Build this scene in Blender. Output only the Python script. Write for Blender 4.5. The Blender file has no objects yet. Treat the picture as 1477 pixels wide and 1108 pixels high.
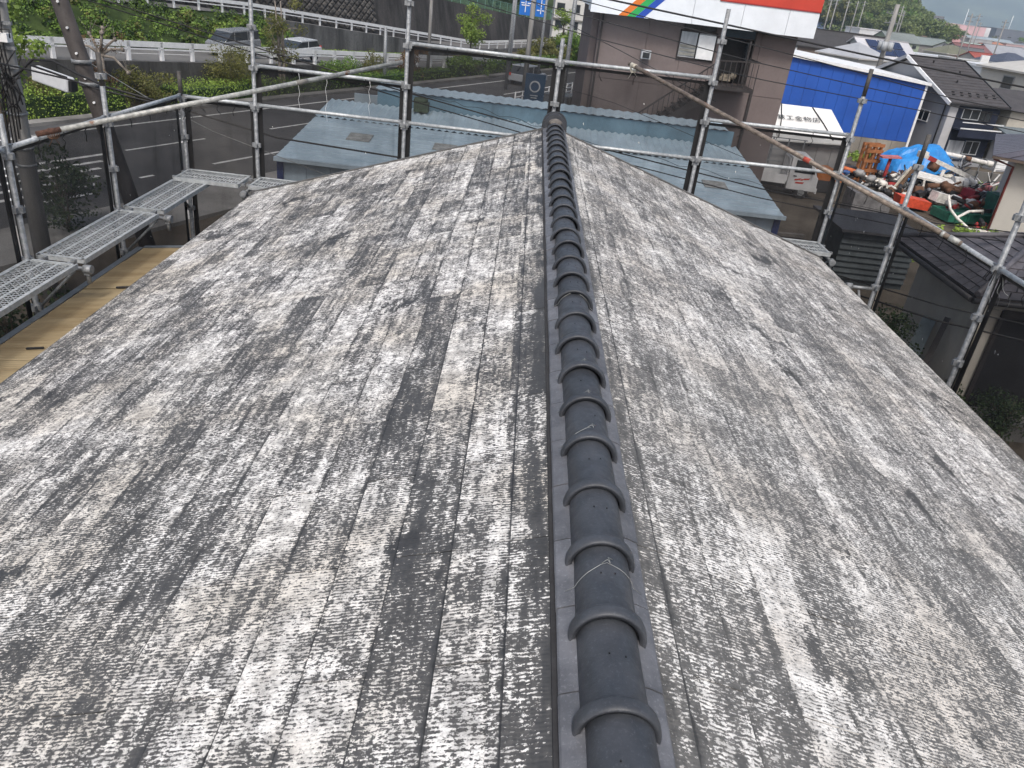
import bpy, bmesh, math, random
from mathutils import Vector, Matrix, noise
rnd = random.Random(7)
R = math.radians
scene = bpy.context.scene
COL = scene.collection

# ------------------------------------------------------------------ camera, sky, sun, exposure
cam_d = bpy.data.cameras.new('camera')
cam = bpy.data.objects.new('camera', cam_d)
COL.objects.link(cam)
CAM = Vector((-0.328, 0.0, 7.70))
cam.matrix_world = Matrix(((0.99361, -0.110354, -0.023696, CAM.x),
                           (0.03067, 0.46602, -0.884243, CAM.y),
                           (0.108623, 0.877865, 0.466426, CAM.z),
                           (0, 0, 0, 1)))
cam_d.sensor_width = 36.0
cam_d.lens = 27.05
cam_d.clip_start = 0.05
cam_d.clip_end = 9000
scene.camera = cam

SUN_EL, SUN_AZ = R(54), R(182)          # azimuth clockwise from +Y
world = bpy.data.worlds.new('World')
scene.world = world
world.use_nodes = True
wn = world.node_tree
for n in list(wn.nodes): wn.nodes.remove(n)
sky = wn.nodes.new('ShaderNodeTexSky'); sky.sky_type = 'NISHITA'; sky.sun_disc = False
sky.sun_elevation = SUN_EL; sky.sun_rotation = SUN_AZ
sky.air_density = .85; sky.dust_density = 5.5; sky.ozone_density = .6; sky.altitude = 100
bg = wn.nodes.new('ShaderNodeBackground'); bg.inputs['Strength'].default_value = 0.105
wo = wn.nodes.new('ShaderNodeOutputWorld')
wn.links.new(sky.outputs[0], bg.inputs[0]); wn.links.new(bg.outputs[0], wo.inputs[0])

sun_d = bpy.data.lights.new('sun', 'SUN'); sun_d.energy = 1.5; sun_d.angle = R(12); sun_d.color = (1.0, 0.975, 0.935)
sun = bpy.data.objects.new('sun', sun_d); COL.objects.link(sun)
sd = Vector((math.sin(SUN_AZ) * math.cos(SUN_EL), math.cos(SUN_AZ) * math.cos(SUN_EL), math.sin(SUN_EL)))
sun.rotation_euler = sd.to_track_quat('Z', 'Y').to_euler()
sun.location = (-30, -40, 60)

scene.view_settings.view_transform = 'Standard'
scene.view_settings.look = 'None'
scene.view_settings.exposure = 0.80
scene.view_settings.gamma = 1.0
scene.view_settings.use_curve_mapping = False
scene.cycles.transparent_max_bounces = 16
scene.cycles.max_bounces = 6
scene.cycles.volume_bounces = 2

# ------------------------------------------------------------------ mesh helpers
class MB:
    """Collects boxes, bars, tubes and faces and links them as ONE mesh object."""
    def __init__(s, M=None): s.v = []; s.f = []; s.m = []; s.M = M; s.mi = 0; s.sm = []; s.smooth = False
    def _p(s, p):
        p = Vector(p)
        s.v.append(s.M @ p if s.M is not None else p); return len(s.v) - 1
    def face(s, pts):
        i = [s._p(p) for p in pts]; s.f.append(i); s.m.append(s.mi); s.sm.append(s.smooth); return s
    def faces(s, verts, faces):
        o = len(s.v)
        for p in verts: s._p(p)
        for f in faces: s.f.append([o + k for k in f]); s.m.append(s.mi); s.sm.append(s.smooth)
        return s
    def hexa(s, a):      # 8 corners: bottom loop then top loop
        return s.faces(a, [(3, 2, 1, 0), (4, 5, 6, 7), (0, 1, 5, 4), (1, 2, 6, 5), (2, 3, 7, 6), (3, 0, 4, 7)])
    def box(s, x0, x1, y0, y1, z0, z1):
        return s.hexa([(x0, y0, z0), (x1, y0, z0), (x1, y1, z0), (x0, y1, z0), (x0, y0, z1), (x1, y0, z1), (x1, y1, z1), (x0, y1, z1)])
    def cbox(s, c, size, rot=None):
        c = Vector(c); h = [k / 2 for k in size]; P = []
        for z in (-h[2], h[2]):
            for x, y in ((-h[0], -h[1]), (h[0], -h[1]), (h[0], h[1]), (-h[0], h[1])):
                q = Vector((x, y, z))
                if rot is not None: q = rot @ q
                P.append(c + q)
        return s.hexa(P)
    def bar(s, p0, p1, w, h, up=(0, 0, 1)):
        p0, p1 = Vector(p0), Vector(p1); d = (p1 - p0).normalized(); up = Vector(up)
        if abs(d.dot(up)) > .98: up = Vector((0, 1, 0))
        sx = d.cross(up).normalized() * (w / 2); sz = sx.cross(d).normalized() * (h / 2)
        return s.hexa([p0 - sx - sz, p0 + sx - sz, p0 + sx + sz, p0 - sx + sz, p1 - sx - sz, p1 + sx - sz, p1 + sx + sz, p1 - sx + sz])
    def tube(s, pts, r, seg=8, caps=True, r2=None):
        pts = [Vector(p) for p in pts]; n = len(pts); rings = []; o = len(s.v)
        prev = None
        for i, p in enumerate(pts):
            d = (pts[min(i + 1, n - 1)] - pts[max(i - 1, 0)]).normalized()
            if prev is None:
                a = Vector((0, 0, 1)) if abs(d.z) < .9 else Vector((1, 0, 0))
                u = d.cross(a).normalized()
            else:
                u = (prev - d * prev.dot(d)).normalized()
            prev = u; w = d.cross(u)
            rr = r if r2 is None else r + (r2 - r) * i / (n - 1)
            for k in range(seg):
                t = 2 * math.pi * k / seg
                s._p(p + (u * math.cos(t) + w * math.sin(t)) * rr)
        for i in range(n - 1):
            for k in range(seg):
                a = o + i * seg + k; b = o + i * seg + (k + 1) % seg
                s.f.append([a, b, b + seg, a + seg]); s.m.append(s.mi); s.sm.append(True)
        if caps:
            s.f.append([o + k for k in range(seg)][::-1]); s.m.append(s.mi); s.sm.append(False)
            s.f.append([o + (n - 1) * seg + k for k in range(seg)]); s.m.append(s.mi); s.sm.append(False)
        return s
    def prism(s, poly, axis, a, b):
        """poly = 2-D outline in the plane across axis; extruded from a to b along axis ('x','y','z')."""
        n = len(poly)
        def P(q, t):
            return (t, q[0], q[1]) if axis == 'x' else (q[0], t, q[1]) if axis == 'y' else (q[0], q[1], t)
        vs = [P(q, a) for q in poly] + [P(q, b) for q in poly]
        fs = [tuple(range(n))[::-1], tuple(range(n, 2 * n))] + [(i, (i + 1) % n, n + (i + 1) % n, n + i) for i in range(n)]
        return s.faces(vs, fs)
    def ball(s, c, r, seg=8, rings=5, jit=0.0, sq=(1, 1, 1)):
        o = len(s.v); c = Vector(c)
        vs = [(0, 0, -1)]
        for i in range(1, rings):
            t = math.pi * i / rings - math.pi / 2
            for k in range(seg):
                a = 2 * math.pi * k / seg
                vs.append((math.cos(t) * math.cos(a), math.cos(t) * math.sin(a), math.sin(t)))
        vs.append((0, 0, 1))
        vs = [c + Vector((v[0] * sq[0], v[1] * sq[1], v[2] * sq[2])) * (r * (1 + rnd.uniform(-jit, jit))) for v in vs]
        fs = [(0, 1 + (k + 1) % seg, 1 + k) for k in range(seg)]
        for i in range(rings - 2):
            for k in range(seg):
                a = 1 + i * seg + k; b = 1 + i * seg + (k + 1) % seg
                fs.append((a, b, b + seg, a + seg))
        l = len(vs) - 1; q = 1 + (rings - 2) * seg
        fs += [(q + k, q + (k + 1) % seg, l) for k in range(seg)]
        sm = s.smooth; s.smooth = True; s.faces(vs, fs); s.smooth = sm
        return s
    def build(s, name, mat, parent=None, smooth=None, kind=None, label=None):
        off = Vector((0, 0, 0))
        if parent is not None: off = wpos(parent)
        me = bpy.data.meshes.new(name)
        me.from_pydata([tuple(v - off) for v in s.v], [], s.f)
        mats = mat if isinstance(mat, (list, tuple)) else [mat]
        for m in mats: me.materials.append(m)
        if len(mats) > 1: me.polygons.foreach_set('material_index', s.m)
        sm = s.sm if smooth is None else [smooth] * len(s.f)
        me.polygons.foreach_set('use_smooth', sm)
        me.update()
        o = bpy.data.objects.new(name, me); COL.objects.link(o)
        if parent is not None: o.parent = parent
        if kind: o['kind'] = kind
        if label: o['label'] = label
        return o

def wpos(o):
    p = Vector((0, 0, 0))
    while o is not None: p = p + o.location; o = o.parent
    return p
def tag(o, label, cat, group=None):
    o['label'] = label; o['category'] = cat
    if group: o['group'] = group
    return o
def thing(name, label, cat, loc=(0, 0, 0), group=None):
    o = bpy.data.objects.new(name, None); COL.objects.link(o); o.location = loc
    o.empty_display_size = .2
    return tag(o, label, cat, group)
def kids(o): return [c for c in bpy.data.objects if c.parent == o]
def copy_tree(o, loc, rz=0.0, scale=1.0, label=None, parent=None, ch=None):
    c = o.copy(); COL.objects.link(c)
    if parent is None:
        c.location = loc; c.rotation_euler = (0, 0, rz); c.scale = (scale,) * 3
        if label: c['label'] = label
    else: c.parent = parent
    for k in (ch if ch is not None else kids(o)): copy_tree(k, None, parent=c)
    return c
def frame(ox, oy, ang, oz=0.0):
    """local x,y -> world, turned by ang (radians, anticlockwise)"""
    return Matrix.Translation((ox, oy, oz)) @ Matrix.Rotation(ang, 4, 'Z')

# ------------------------------------------------------------------ material helpers
class NT:
    def __init__(s, name):
        s.mat = bpy.data.materials.new(name); s.mat.use_nodes = True
        s.t = s.mat.node_tree
        s.b = next(n for n in s.t.nodes if n.type == 'BSDF_PRINCIPLED')
        s.out = next(n for n in s.t.nodes if n.type == 'OUTPUT_MATERIAL')
    def n(s, typ): return s.t.nodes.new(typ)
    def set(s, sock, v):
        if hasattr(v, 'is_output') and v.is_output: s.t.links.new(v, sock)
        else:
            try: sock.default_value = v
            except Exception: sock.default_value = (*v, 1.0)
    def pos(s): return s.n('ShaderNodeNewGeometry').outputs['Position']
    def obj(s): return s.n('ShaderNodeTexCoord').outputs['Object']
    def rand(s): return s.n('ShaderNodeObjectInfo').outputs['Random']
    def scale(s, v, k):
        m = s.n('ShaderNodeVectorMath'); m.operation = 'MULTIPLY'; s.set(m.inputs[0], v); m.inputs[1].default_value = k if isinstance(k, tuple) else (k, k, k); return m.outputs[0]
    def vadd(s, a, b):
        m = s.n('ShaderNodeVectorMath'); m.operation = 'ADD'; s.set(m.inputs[0], a); s.set(m.inputs[1], b); return m.outputs[0]
    def comb(s, x, y, z):
        m = s.n('ShaderNodeCombineXYZ'); s.set(m.inputs[0], x); s.set(m.inputs[1], y); s.set(m.inputs[2], z); return m.outputs[0]
    def sep(s, v):
        m = s.n('ShaderNodeSeparateXYZ'); s.set(m.inputs[0], v); return m.outputs
    def noise(s, v, sc, det=4, rough=.55, dist=0.0):
        m = s.n('ShaderNodeTexNoise'); s.set(m.inputs['Vector'], v); m.inputs['Scale'].default_value = sc; m.inputs['Detail'].default_value = det
        m.inputs['Roughness'].default_value = rough; m.inputs['Distortion'].default_value = dist; return m.outputs[0]
    def math(s, op, a, b=0.0, c=0.0):
        m = s.n('ShaderNodeMath'); m.operation = op; s.set(m.inputs[0], a); s.set(m.inputs[1], b)
        if op in ('MULTIPLY_ADD', 'SMOOTH_MIN', 'COMPARE'): s.set(m.inputs[2], c)
        return m.outputs[0]
    def step(s, v, lo, hi, a=0.0, b=1.0):
        m = s.n('ShaderNodeMapRange'); m.interpolation_type = 'SMOOTHSTEP'; s.set(m.inputs[0], v)
        s.set(m.inputs[1], lo); s.set(m.inputs[2], hi); s.set(m.inputs[3], a); s.set(m.inputs[4], b); return m.outputs[0]
    def mix(s, f, a, b):
        m = s.n('ShaderNodeMix'); m.data_type = 'RGBA'; s.set(m.inputs[0], f); s.set(m.inputs[6], a if not isinstance(a, tuple) else (*a[:3], 1)); s.set(m.inputs[7], b if not isinstance(b, tuple) else (*b[:3], 1)); return m.outputs[2]
    def bump(s, h, strength=.3, dist=.01):
        m = s.n('ShaderNodeBump'); m.inputs['Strength'].default_value = strength; m.inputs['Distance'].default_value = dist; s.set(m.inputs['Height'], h); s.t.links.new(m.outputs[0], s.b.inputs['Normal'])
    def base(s, c): s.set(s.b.inputs['Base Color'], c if not isinstance(c, tuple) else (*c[:3], 1))
    def put(s, **k):
        for a, v in k.items(): s.set(s.b.inputs[a.replace('_', ' ')], v)
        return s

def surf(name, col, rough=.7, var=.18, sc=3.0, col2=None, metal=0.0, bump=0.0, bsc=40.0, spec=.4, objvar=0.0, streak=False):
    """plain painted / mineral surface with uneven tone and fine relief"""
    t = NT(name); v = t.pos()
    vv = t.scale(v, (1, 1, .18)) if streak else v
    a = t.noise(vv, sc, 5, .6); f = t.step(a, .3, .7)
    d = tuple(c * (1 - var) for c in col); l = col2 or tuple(min(1, c * (1 + var)) for c in col)
    c = t.mix(f, d, l)
    b = t.noise(v, sc * 9, 3, .6)
    c = t.mix(t.step(b, .45, .8, 0, var), c, tuple(k * .55 for k in col))
    if objvar:
        hs = t.n('ShaderNodeHueSaturation'); t.set(hs.inputs['Color'], c)
        t.set(hs.inputs['Value'], t.step(t.rand(), 0, 1, 1 - objvar, 1 + objvar)); c = hs.outputs[0]
    t.base(c); t.put(Roughness=t.step(b, .3, .7, max(0, rough - .08), min(1, rough + .08)), Metallic=metal, Specular_IOR_Level=spec)
    if bump: t.bump(t.noise(v, bsc, 4, .6), bump, .01)
    return t.mat

def leafmat(name, dark, light, trans=.25):
    t = NT(name); v = t.pos()
    f = t.step(t.noise(v, 1.6, 3), .35, .68)
    c = t.mix(f, dark, light)
    c = t.mix(t.step(t.noise(v, 9, 2), .4, .75, 0, .5), c, tuple(k * 1.35 for k in light))
    t.base(c); t.put(Roughness=.55, Specular_IOR_Level=.3)
    tr = t.n('ShaderNodeBsdfTranslucent'); t.set(tr.inputs[0], c)
    mx = t.n('ShaderNodeMixShader'); mx.inputs[0].default_value = trans
    t.t.links.new(t.b.outputs[0], mx.inputs[1]); t.t.links.new(tr.outputs[0], mx.inputs[2]); t.t.links.new(mx.outputs[0], t.out.inputs[0])
    return t.mat

def slate_mat(name, dark, grey, white, bias, warm, con):
    """old combed cement slate: dark body, chalky grey film, white flakes that follow the combing"""
    t = NT(name); p = t.pos(); x, y, z = t.sep(p)
    rv = t.rand()
    off = t.math('MULTIPLY', rv, 37.0)
    def c(v): return t.math('SUBTRACT', v, .5)
    def m(a, k): return t.math('MULTIPLY', a, k)
    def add(*v):
        r = v[0]
        for q in v[1:]: r = t.math('ADD', r, q)
        return r
    # large worn and clean patches, some drawn out along the courses, some running down the slope
    c1 = t.noise(t.vadd(p, (3.1, 0.4, 0)), 1.9, 6, .68, .6)
    c2 = t.noise(t.comb(m(x, 9.5), m(y, 1.4), off), 1.0, 4, .65)
    c3 = t.noise(t.comb(m(x, 3.2), m(y, 7.0), 4.0), 1.0, 5, .65)
    c4 = t.noise(t.comb(m(x, 46.0), m(y, 4.0), off), 1.0, 2, .5)
    c5 = t.noise(p, 16, 4, .65)
    cx = t.math('DIVIDE', t.math('SUBTRACT', t.math('ABSOLUTE', x), .2245), .1727)
    ci = t.math('FLOOR', cx)
    c6 = t.noise(t.comb(m(ci, 7.31), m(y, 1.7), m(x, 2.0)), 1.0, 4, .65)
    c7 = t.noise(t.comb(m(x, 14.0), m(y, .9), 2.0), 1.0, 5, .7)
    rg = m(t.step(t.math('ABSOLUTE', x), .135, .21, 1, 0), t.step(t.noise(t.comb(m(x, 9.0), m(y, 2.0), 7.0), 1.0, 4, .65), .38, .62, .0, .55))
    cov = m(add(m(c(c1), .55), m(c(c2), 1.0), m(c(c3), .85), m(c(c4), 1.1), m(c(c5), .7), m(c(c6), 1.15), m(c(c7), .75), m(c(rv), .42)), con)
    clean = t.step(add(t.noise(t.comb(m(x, 2.6), m(y, 1.5), 3.7), 1.0, 5, .68), m(c(c6), .22)), .60, .69)     # patches washed back to the dark body
    cov = add(cov, m(clean, -.55))
    # grime below each butt edge, broken along the course; thin darker joint line
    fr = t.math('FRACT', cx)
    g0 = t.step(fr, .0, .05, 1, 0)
    fr = add(fr, m(c(t.noise(p, 22, 3)), .16))
    g1 = t.step(fr, .03, .13, 1, 0); g2 = t.step(fr, .90, .99, 0, .5)
    gm = t.step(t.noise(t.comb(m(x, 3.5), m(y, 3.2), 9.0), 1.0, 4, .7), .47, .60)
    cov = t.math('SUBTRACT', cov, m(m(t.math('MAXIMUM', g1, g2), gm), .50))
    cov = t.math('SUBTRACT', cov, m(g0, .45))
    cov = t.math('ADD', t.math('SUBTRACT', cov, rg), bias)
    # combing (lines down the slope) and the flakes caught between the lines
    wob = m(t.noise(p, 11, 3), .018)
    yy = add(y, wob)
    comb_ = t.math('SINE', m(yy, 2 * math.pi / .0125))
    fl = t.noise(t.comb(m(x, 62.0), m(yy, 135.0), off), 1.0, 4, .7)
    fl2 = t.noise(p, 70, 3, .65)
    fl3 = t.noise(p, 190, 2, .6)
    val = add(m(c(fl), 1.2), m(comb_, m(t.noise(p, 6, 2), .14)), m(c(fl2), .6), m(c(fl3), .4), m(cov, .44))
    flake = t.step(val, -.03, .05)
    film = m(t.step(cov, -.75, .05, .25, 1.0), t.step(clean, 0, 1, 1, .6))
    body = t.mix(t.step(t.noise(p, 5, 4), .35, .7), dark, tuple(k * 1.7 for k in dark))
    body = t.mix(m(film, t.step(fl2, .3, .62, .45, 1)), body, grey)
    wht = t.mix(t.step(t.noise(t.vadd(p, (8, 2, 1)), 1.7, 4), .4, .68), white, warm)
    wht = t.mix(t.step(c5, .36, .62, .5, 0), wht, tuple(k * 1.35 for k in grey))
    wht = t.mix(t.step(t.noise(p, 130, 2), .45, .75, 0, .4), wht, grey)
    col = t.mix(flake, body, wht)
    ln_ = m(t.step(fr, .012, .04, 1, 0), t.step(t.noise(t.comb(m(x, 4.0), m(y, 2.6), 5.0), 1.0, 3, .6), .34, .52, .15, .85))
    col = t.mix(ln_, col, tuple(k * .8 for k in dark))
    t.base(col); t.put(Roughness=t.step(flake, 0, 1, .55, .9), Specular_IOR_Level=.35)
    t.bump(add(m(comb_, .4), flake, fl), .35, .002)
    return t.mat

def galv(name, a=(.17, .18, .19), b=(.31, .325, .335), rough=.55, metal=.35, rust=0.0):
    t = NT(name); v = t.pos()
    f = t.step(t.noise(v, 22, 4, .6), .35, .68)
    c = t.mix(f, a, b)
    c = t.mix(t.step(t.noise(v, 90, 3), .55, .75, 0, .4), c, tuple(k * .5 for k in a))
    m = metal
    if rust:
        rf = t.step(t.noise(v, 7, 5, .65), .62 - rust, .7 - rust * .6)
        c = t.mix(rf, c, t.mix(t.noise(v, 40, 3), (.10, .035, .015), (.22, .10, .05)))
        m = t.step(rf, 0, 1, metal, 0.0)
    t.base(c); t.put(Metallic=m, Roughness=t.step(t.noise(v, 60, 3), .3, .7, rough - .1, rough + .15))
    return t.mat

M = {}
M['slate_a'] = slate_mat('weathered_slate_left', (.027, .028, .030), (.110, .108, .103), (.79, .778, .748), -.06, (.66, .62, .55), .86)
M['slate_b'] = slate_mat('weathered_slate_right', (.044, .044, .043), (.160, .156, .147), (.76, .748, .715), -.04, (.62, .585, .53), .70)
def glaze(name, c, rough, v2):
    t = NT(name); v = t.pos()
    f = t.step(t.noise(v, 9, 5, .65), .3, .7)
    col = t.mix(f, c, v2)
    dust = t.step(t.noise(v, 110, 4, .75), .52, .74, 0, .45)
    col = t.mix(dust, col, tuple(k * 2.2 for k in v2))
    col = t.mix(t.step(t.rand(), 0, 1, 0, .4), col, tuple(k * .6 for k in c))
    t.base(col); t.put(Roughness=t.step(t.noise(v, 30, 4), .3, .7, rough - .06, rough + .12), Specular_IOR_Level=.5)
    t.bump(t.noise(v, 150, 4, .7), .30, .002)
    return t.mat
M['cap'] = glaze('fired_ridge_tile', (.034, .038, .045), .44, (.058, .063, .073))
M['noshi'] = glaze('flat_ridge_tile', (.085, .089, .100), .5, (.155, .16, .176))
M['mortar'] = surf('grey_mortar', (.13, .12, .11), .9, .3, 20)
M['felt'] = surf('roof_felt', (.03, .03, .032), .9, .2, 8)
M['galv'] = galv('galvanised_steel')
M['galv_new'] = galv('bright_galvanised_steel', (.36, .385, .395), (.52, .545, .555), .5, .3)
M['rusty'] = galv('rusty_galvanised_pipe', (.26, .265, .25), (.45, .455, .43), .55, .3, .03)
M['brownpipe'] = galv('brown_weathered_pipe', (.14, .115, .095), (.27, .225, .185), .55, .3, .03)
M['darkiron'] = surf('dark_iron', (.035, .035, .038), .5, .2, 10, metal=.3)
M['black'] = surf('black_rubber', (.012, .012, .013), .6, .2, 10)
M['wire'] = surf('tie_wire', (.30, .31, .30), .45, .2, 20, metal=.5)
M['conc'] = surf('old_concrete', (.17, .165, .155), .9, .35, .6, bump=.3, bsc=30, streak=True)
M['white_paint'] = surf('white_paint', (.72, .73, .73), .5, .08, 4)
M['glass'] = surf('dark_window_glass', (.03, .035, .04), .08, .3, 1.0, spec=.6)
# ------------------------------------------------------------------ our house: roof slopes of slates, ridge, gutters
X0 = 0.025                      # ridge line
APEX = 6.262
SL = 0.333
TH = math.atan(SL)
EAVE_X = 3.34
Y_FAR, Y_NEAR = 8.86, -1.6
house = thing('house', 'weathered grey slate roofed house under the scaffolding, its dark ridge running away', 'house', (0, 3.6, 0))
b = MB(); b.box(-2.85, 2.9, -1.3, 8.4, 0, 4.98)
b.prism([(-2.85, 4.98), (2.9, 4.98), (0, 6.1)], 'y', -1.3, 8.4)
b.build('wall', surf('house_render', (.42, .40, .36), .85, .1, 2), house)
def proj_ok(p):
    q = cam.matrix_world.inverted() @ Vector(p)
    if q.z > -.2: return None
    u = .5 + 27.05 / 36 * q.x / -q.z; w = .5 - 27.05 / 27 * q.y / -q.z
    return (-.06 < u < 1.06 and -.06 < w < 1.06), -q.z
EXPO = 0.1727
slate_variants = {}
def slate_mesh(side, k, ylen):
    """one slate 0.19 m down the slope, butt edge slightly uneven; local origin at its upper edge, middle"""
    key = (side, k, round(ylen, 3))
    if key in slate_variants: return slate_variants[key]
    r_ = random.Random(k * 31 + (side > 0) * 7 + int(ylen * 100))
    n = 8; th = .0052; L = .1727 + .022
    top = []; bot = []
    for i in range(n + 1):
        yy = (i / n - .5) * ylen
        d = L + r_.uniform(-.0012, .0012)
        top.append(((0, yy), (d, yy)))
    vs, fs = [], []
    ct, st = math.cos(TH + .0), math.sin(TH)
    def P(xh, yy, h):     # horizontal run xh, height above the slope plane h
        return (side * xh, yy, -SL * xh + h)
    for (a, bb) in top:
        w = r_.uniform(-.0006, .0006)
        vs += [P(a[0], a[1], .0008), P(bb[0], bb[1], .0105 + w), P(bb[0], bb[1], .0035)]
    for i in range(n):
        o = i * 3
        q = (o, o + 1, o + 4, o + 3) if side > 0 else (o + 3, o + 4, o + 1, o)
        fs.append(q)
        q = (o + 1, o + 2, o + 5, o + 4) if side > 0 else (o + 4, o + 5, o + 2, o + 1)
        fs.append(q)
    fs.append((0, 2, 1)); o = n * 3; fs.append((o, o + 1, o + 2))
    me = bpy.data.meshes.new('slate'); me.from_pydata(vs, [], fs); me.update()
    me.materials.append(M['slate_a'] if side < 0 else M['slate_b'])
    slate_variants[key] = me
    return me
def roof_slope(side):
    b = MB()
    xe = EAVE_X
    b.hexa([(0, Y_NEAR, APEX - .16), (side * xe, Y_NEAR, APEX - .16 - SL * xe), (side * xe, Y_FAR - .02, APEX - .16 - SL * xe), (0, Y_FAR - .02, APEX - .16),
            (0, Y_NEAR, APEX - .004), (side * xe, Y_NEAR, APEX - .004 - SL * xe), (side * xe, Y_FAR - .02, APEX - .004 - SL * xe), (0, Y_FAR - .02, APEX - .004)])
    sl = b.build('roof_slope', M['felt'], house)
    so = wpos(sl)
    cand = []
    for row in range(-1, 18):
        xs = .2245 + EXPO * row - .022 if row >= 0 else .2245 - EXPO + .012
        if row == 17: pass
        y0 = 1.84 if row % 2 else 1.84 - .455
        if side > 0: y0 += .02
        y = y0
        while y > Y_NEAR + .05: y -= .91
        while y < Y_FAR - .02:
            a = max(y, Y_NEAR); e = min(y + .91, Y_FAR)
            if e - a > .06: cand.append((xs, a + .0022, e - .0022, row))
            y += .91
    scored = []
    for (xs, a, e, row) in cand:
        best = 0
        for yy in (a, (a + e) / 2, e):
            xm = xs + .1
            q = proj_ok((side * xm, yy, APEX - SL * xm))
            if q and q[0]: best = max(best, 1 / q[1] ** 2)
        scored.append((best * (e - a), xs, a, e, row))
    scored.sort(key=lambda t: -t[0])
    rest = MB()
    for i, (s_, xs, a, e, row) in enumerate(scored):
        ylen = round(e - a, 3)
        me = slate_mesh(side, rnd.randrange(5) if ylen > .9 else 9, ylen)
        loc = Vector((side * xs, (a + e) / 2, APEX - SL * xs + rnd.uniform(0, .0012)))
        if s_ > 0 and i < 150:
            o = bpy.data.objects.new('slate', me); COL.objects.link(o); o.parent = sl; o.location = loc - so
        else:
            rest.faces([v.co + loc for v in me.vertices], [tuple(p.vertices) for p in me.polygons])
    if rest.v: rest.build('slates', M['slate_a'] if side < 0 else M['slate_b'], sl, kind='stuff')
    return sl
slope_l = roof_slope(-1); slope_r = roof_slope(1)
# verge trims at the far gable, gutters at both eaves
for side in (-1, 1):
    b = MB(); b.bar((side * .02, Y_FAR + .012, APEX - .05), (side * (EAVE_X + .02), Y_FAR + .012, APEX - .05 - SL * EAVE_X), .024, .13, (0, 0, 1))
    b.build('verge_trim', surf('verge_metal', (.10, .10, .10), .5, .2, 8), house)
    b = MB(); b.tube([(side * (EAVE_X + .10), Y_NEAR, APEX - .17 - SL * EAVE_X), (side * (EAVE_X + .10), Y_FAR, APEX - .17 - SL * EAVE_X)], .052, 10)
    b.build('gutter', surf('brown_gutter', (.09, .075, .06), .45, .15, 6), house)

# ridge: flat base tiles each side, half-round caps with a raised collar, end cap, tie wires
b = MB(); b.prism([(X0 - .118, APEX - .075), (X0 + .118, APEX - .075), (X0 + .112, APEX - .045), (X0 + .07, APEX - .006), (X0 - .07, APEX - .006), (X0 - .112, APEX - .045)], 'y', Y_NEAR, Y_FAR - .04)
ridge = b.build('ridge', M['mortar'], house)
SP = .2735
Y1 = 1.13
def base_tile(side):
    me_v = []; n = 4
    b = MB(); L = SP - .005
    prof = [(.055, .012 + .006), (.09, .010 + .003), (.122, .004), (.127, -.001), (.127, -.016), (.118, -.019), (.055, -.010)]
    vs = []
    for t in (-L / 2, L / 2):
        for (x, z) in prof: vs.append((side * x, t, z))
    m = len(prof); fs = [tuple(range(m)), tuple(range(2 * m - 1, m - 1, -1))] + [(i, m + i, m + (i + 1) % m, (i + 1) % m) for i in range(m)]
    if side > 0: fs = [f[::-1] for f in fs]
    me = bpy.data.meshes.new('base_tile'); me.from_pydata(vs, [], fs); me.update(); me.materials.append(M['noshi']); return me
def cap_mesh():
    """half-round ridge cap, collar at the near (lower y) end"""
    vs, fs = [], []; seg = 22
    prof = [(-.006, .0900), (-.009, .0945), (-.006, .0985), (.004, .1005), (.018, .1005), (.029, .0985), (.035, .0930), (.038, .0840), (.044, .0803), (.16, .0795), (SP + .012, .0785)]
    inner = [(-.004, .0905), (.03, .083)]
    ring = prof
    m = len(ring)
    def add(y, r):
        for k in range(seg + 1):
            a = math.pi * (k / seg)
            ex = .985
            x = math.cos(a) * r * ex; z = math.sin(a) * r - .002
            if k in (0, seg): z = -.026
            vs.append((x, y, z))
    add(.03, .079); add(-.003, .0815)
    for (y, r) in ring: add(y, r)
    for i in range(m + 1):
        for k in range(seg):
            a = i * (seg + 1) + k
            fs.append((a, a + 1, a + seg + 2, a + seg + 1))
    me = bpy.data.meshes.new('ridge_cap'); me.from_pydata(vs, [], fs); me.update()
    bm = bmesh.new(); bm.from_mesh(me); bmesh.ops.recalc_face_normals(bm, faces=bm.faces); bm.to_mesh(me); bm.free()
    for p in me.polygons: p.use_smooth = True
    me.materials.append(M['cap']); return me
capm = cap_mesh(); bl, br = base_tile(-1), base_tile(1)
ro = wpos(ridge)
CAPZ = APEX + .000
ZTOP = 6.36
y = Y1 - 7 * SP; i = 0
while y < Y_FAR - .12:
    o = bpy.data.objects.new('ridge_cap', capm); COL.objects.link(o); o.parent = ridge
    o.location = Vector((X0 + rnd.uniform(-.004, .004), y + rnd.uniform(-.004, .004), 6.270 + rnd.uniform(-.0028, .0028))) - ro
    o.rotation_euler = (R(-.35) + rnd.uniform(-.006, .006), rnd.uniform(-.03, .03), rnd.uniform(-.014, .014))
    for me, s_ in ((bl, -1), (br, 1)):
        q = bpy.data.objects.new('base_tile', me); COL.objects.link(q); q.parent = ridge
        q.location = Vector((X0 + rnd.uniform(-.002, .002), y + .245 + (.03 if s_ > 0 else 0), APEX + .006 + rnd.uniform(-.0012, .0012))) - ro
        q.rotation_euler = (0, s_ * R(7), rnd.uniform(-.004, .004))
    y += SP; i += 1
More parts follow.
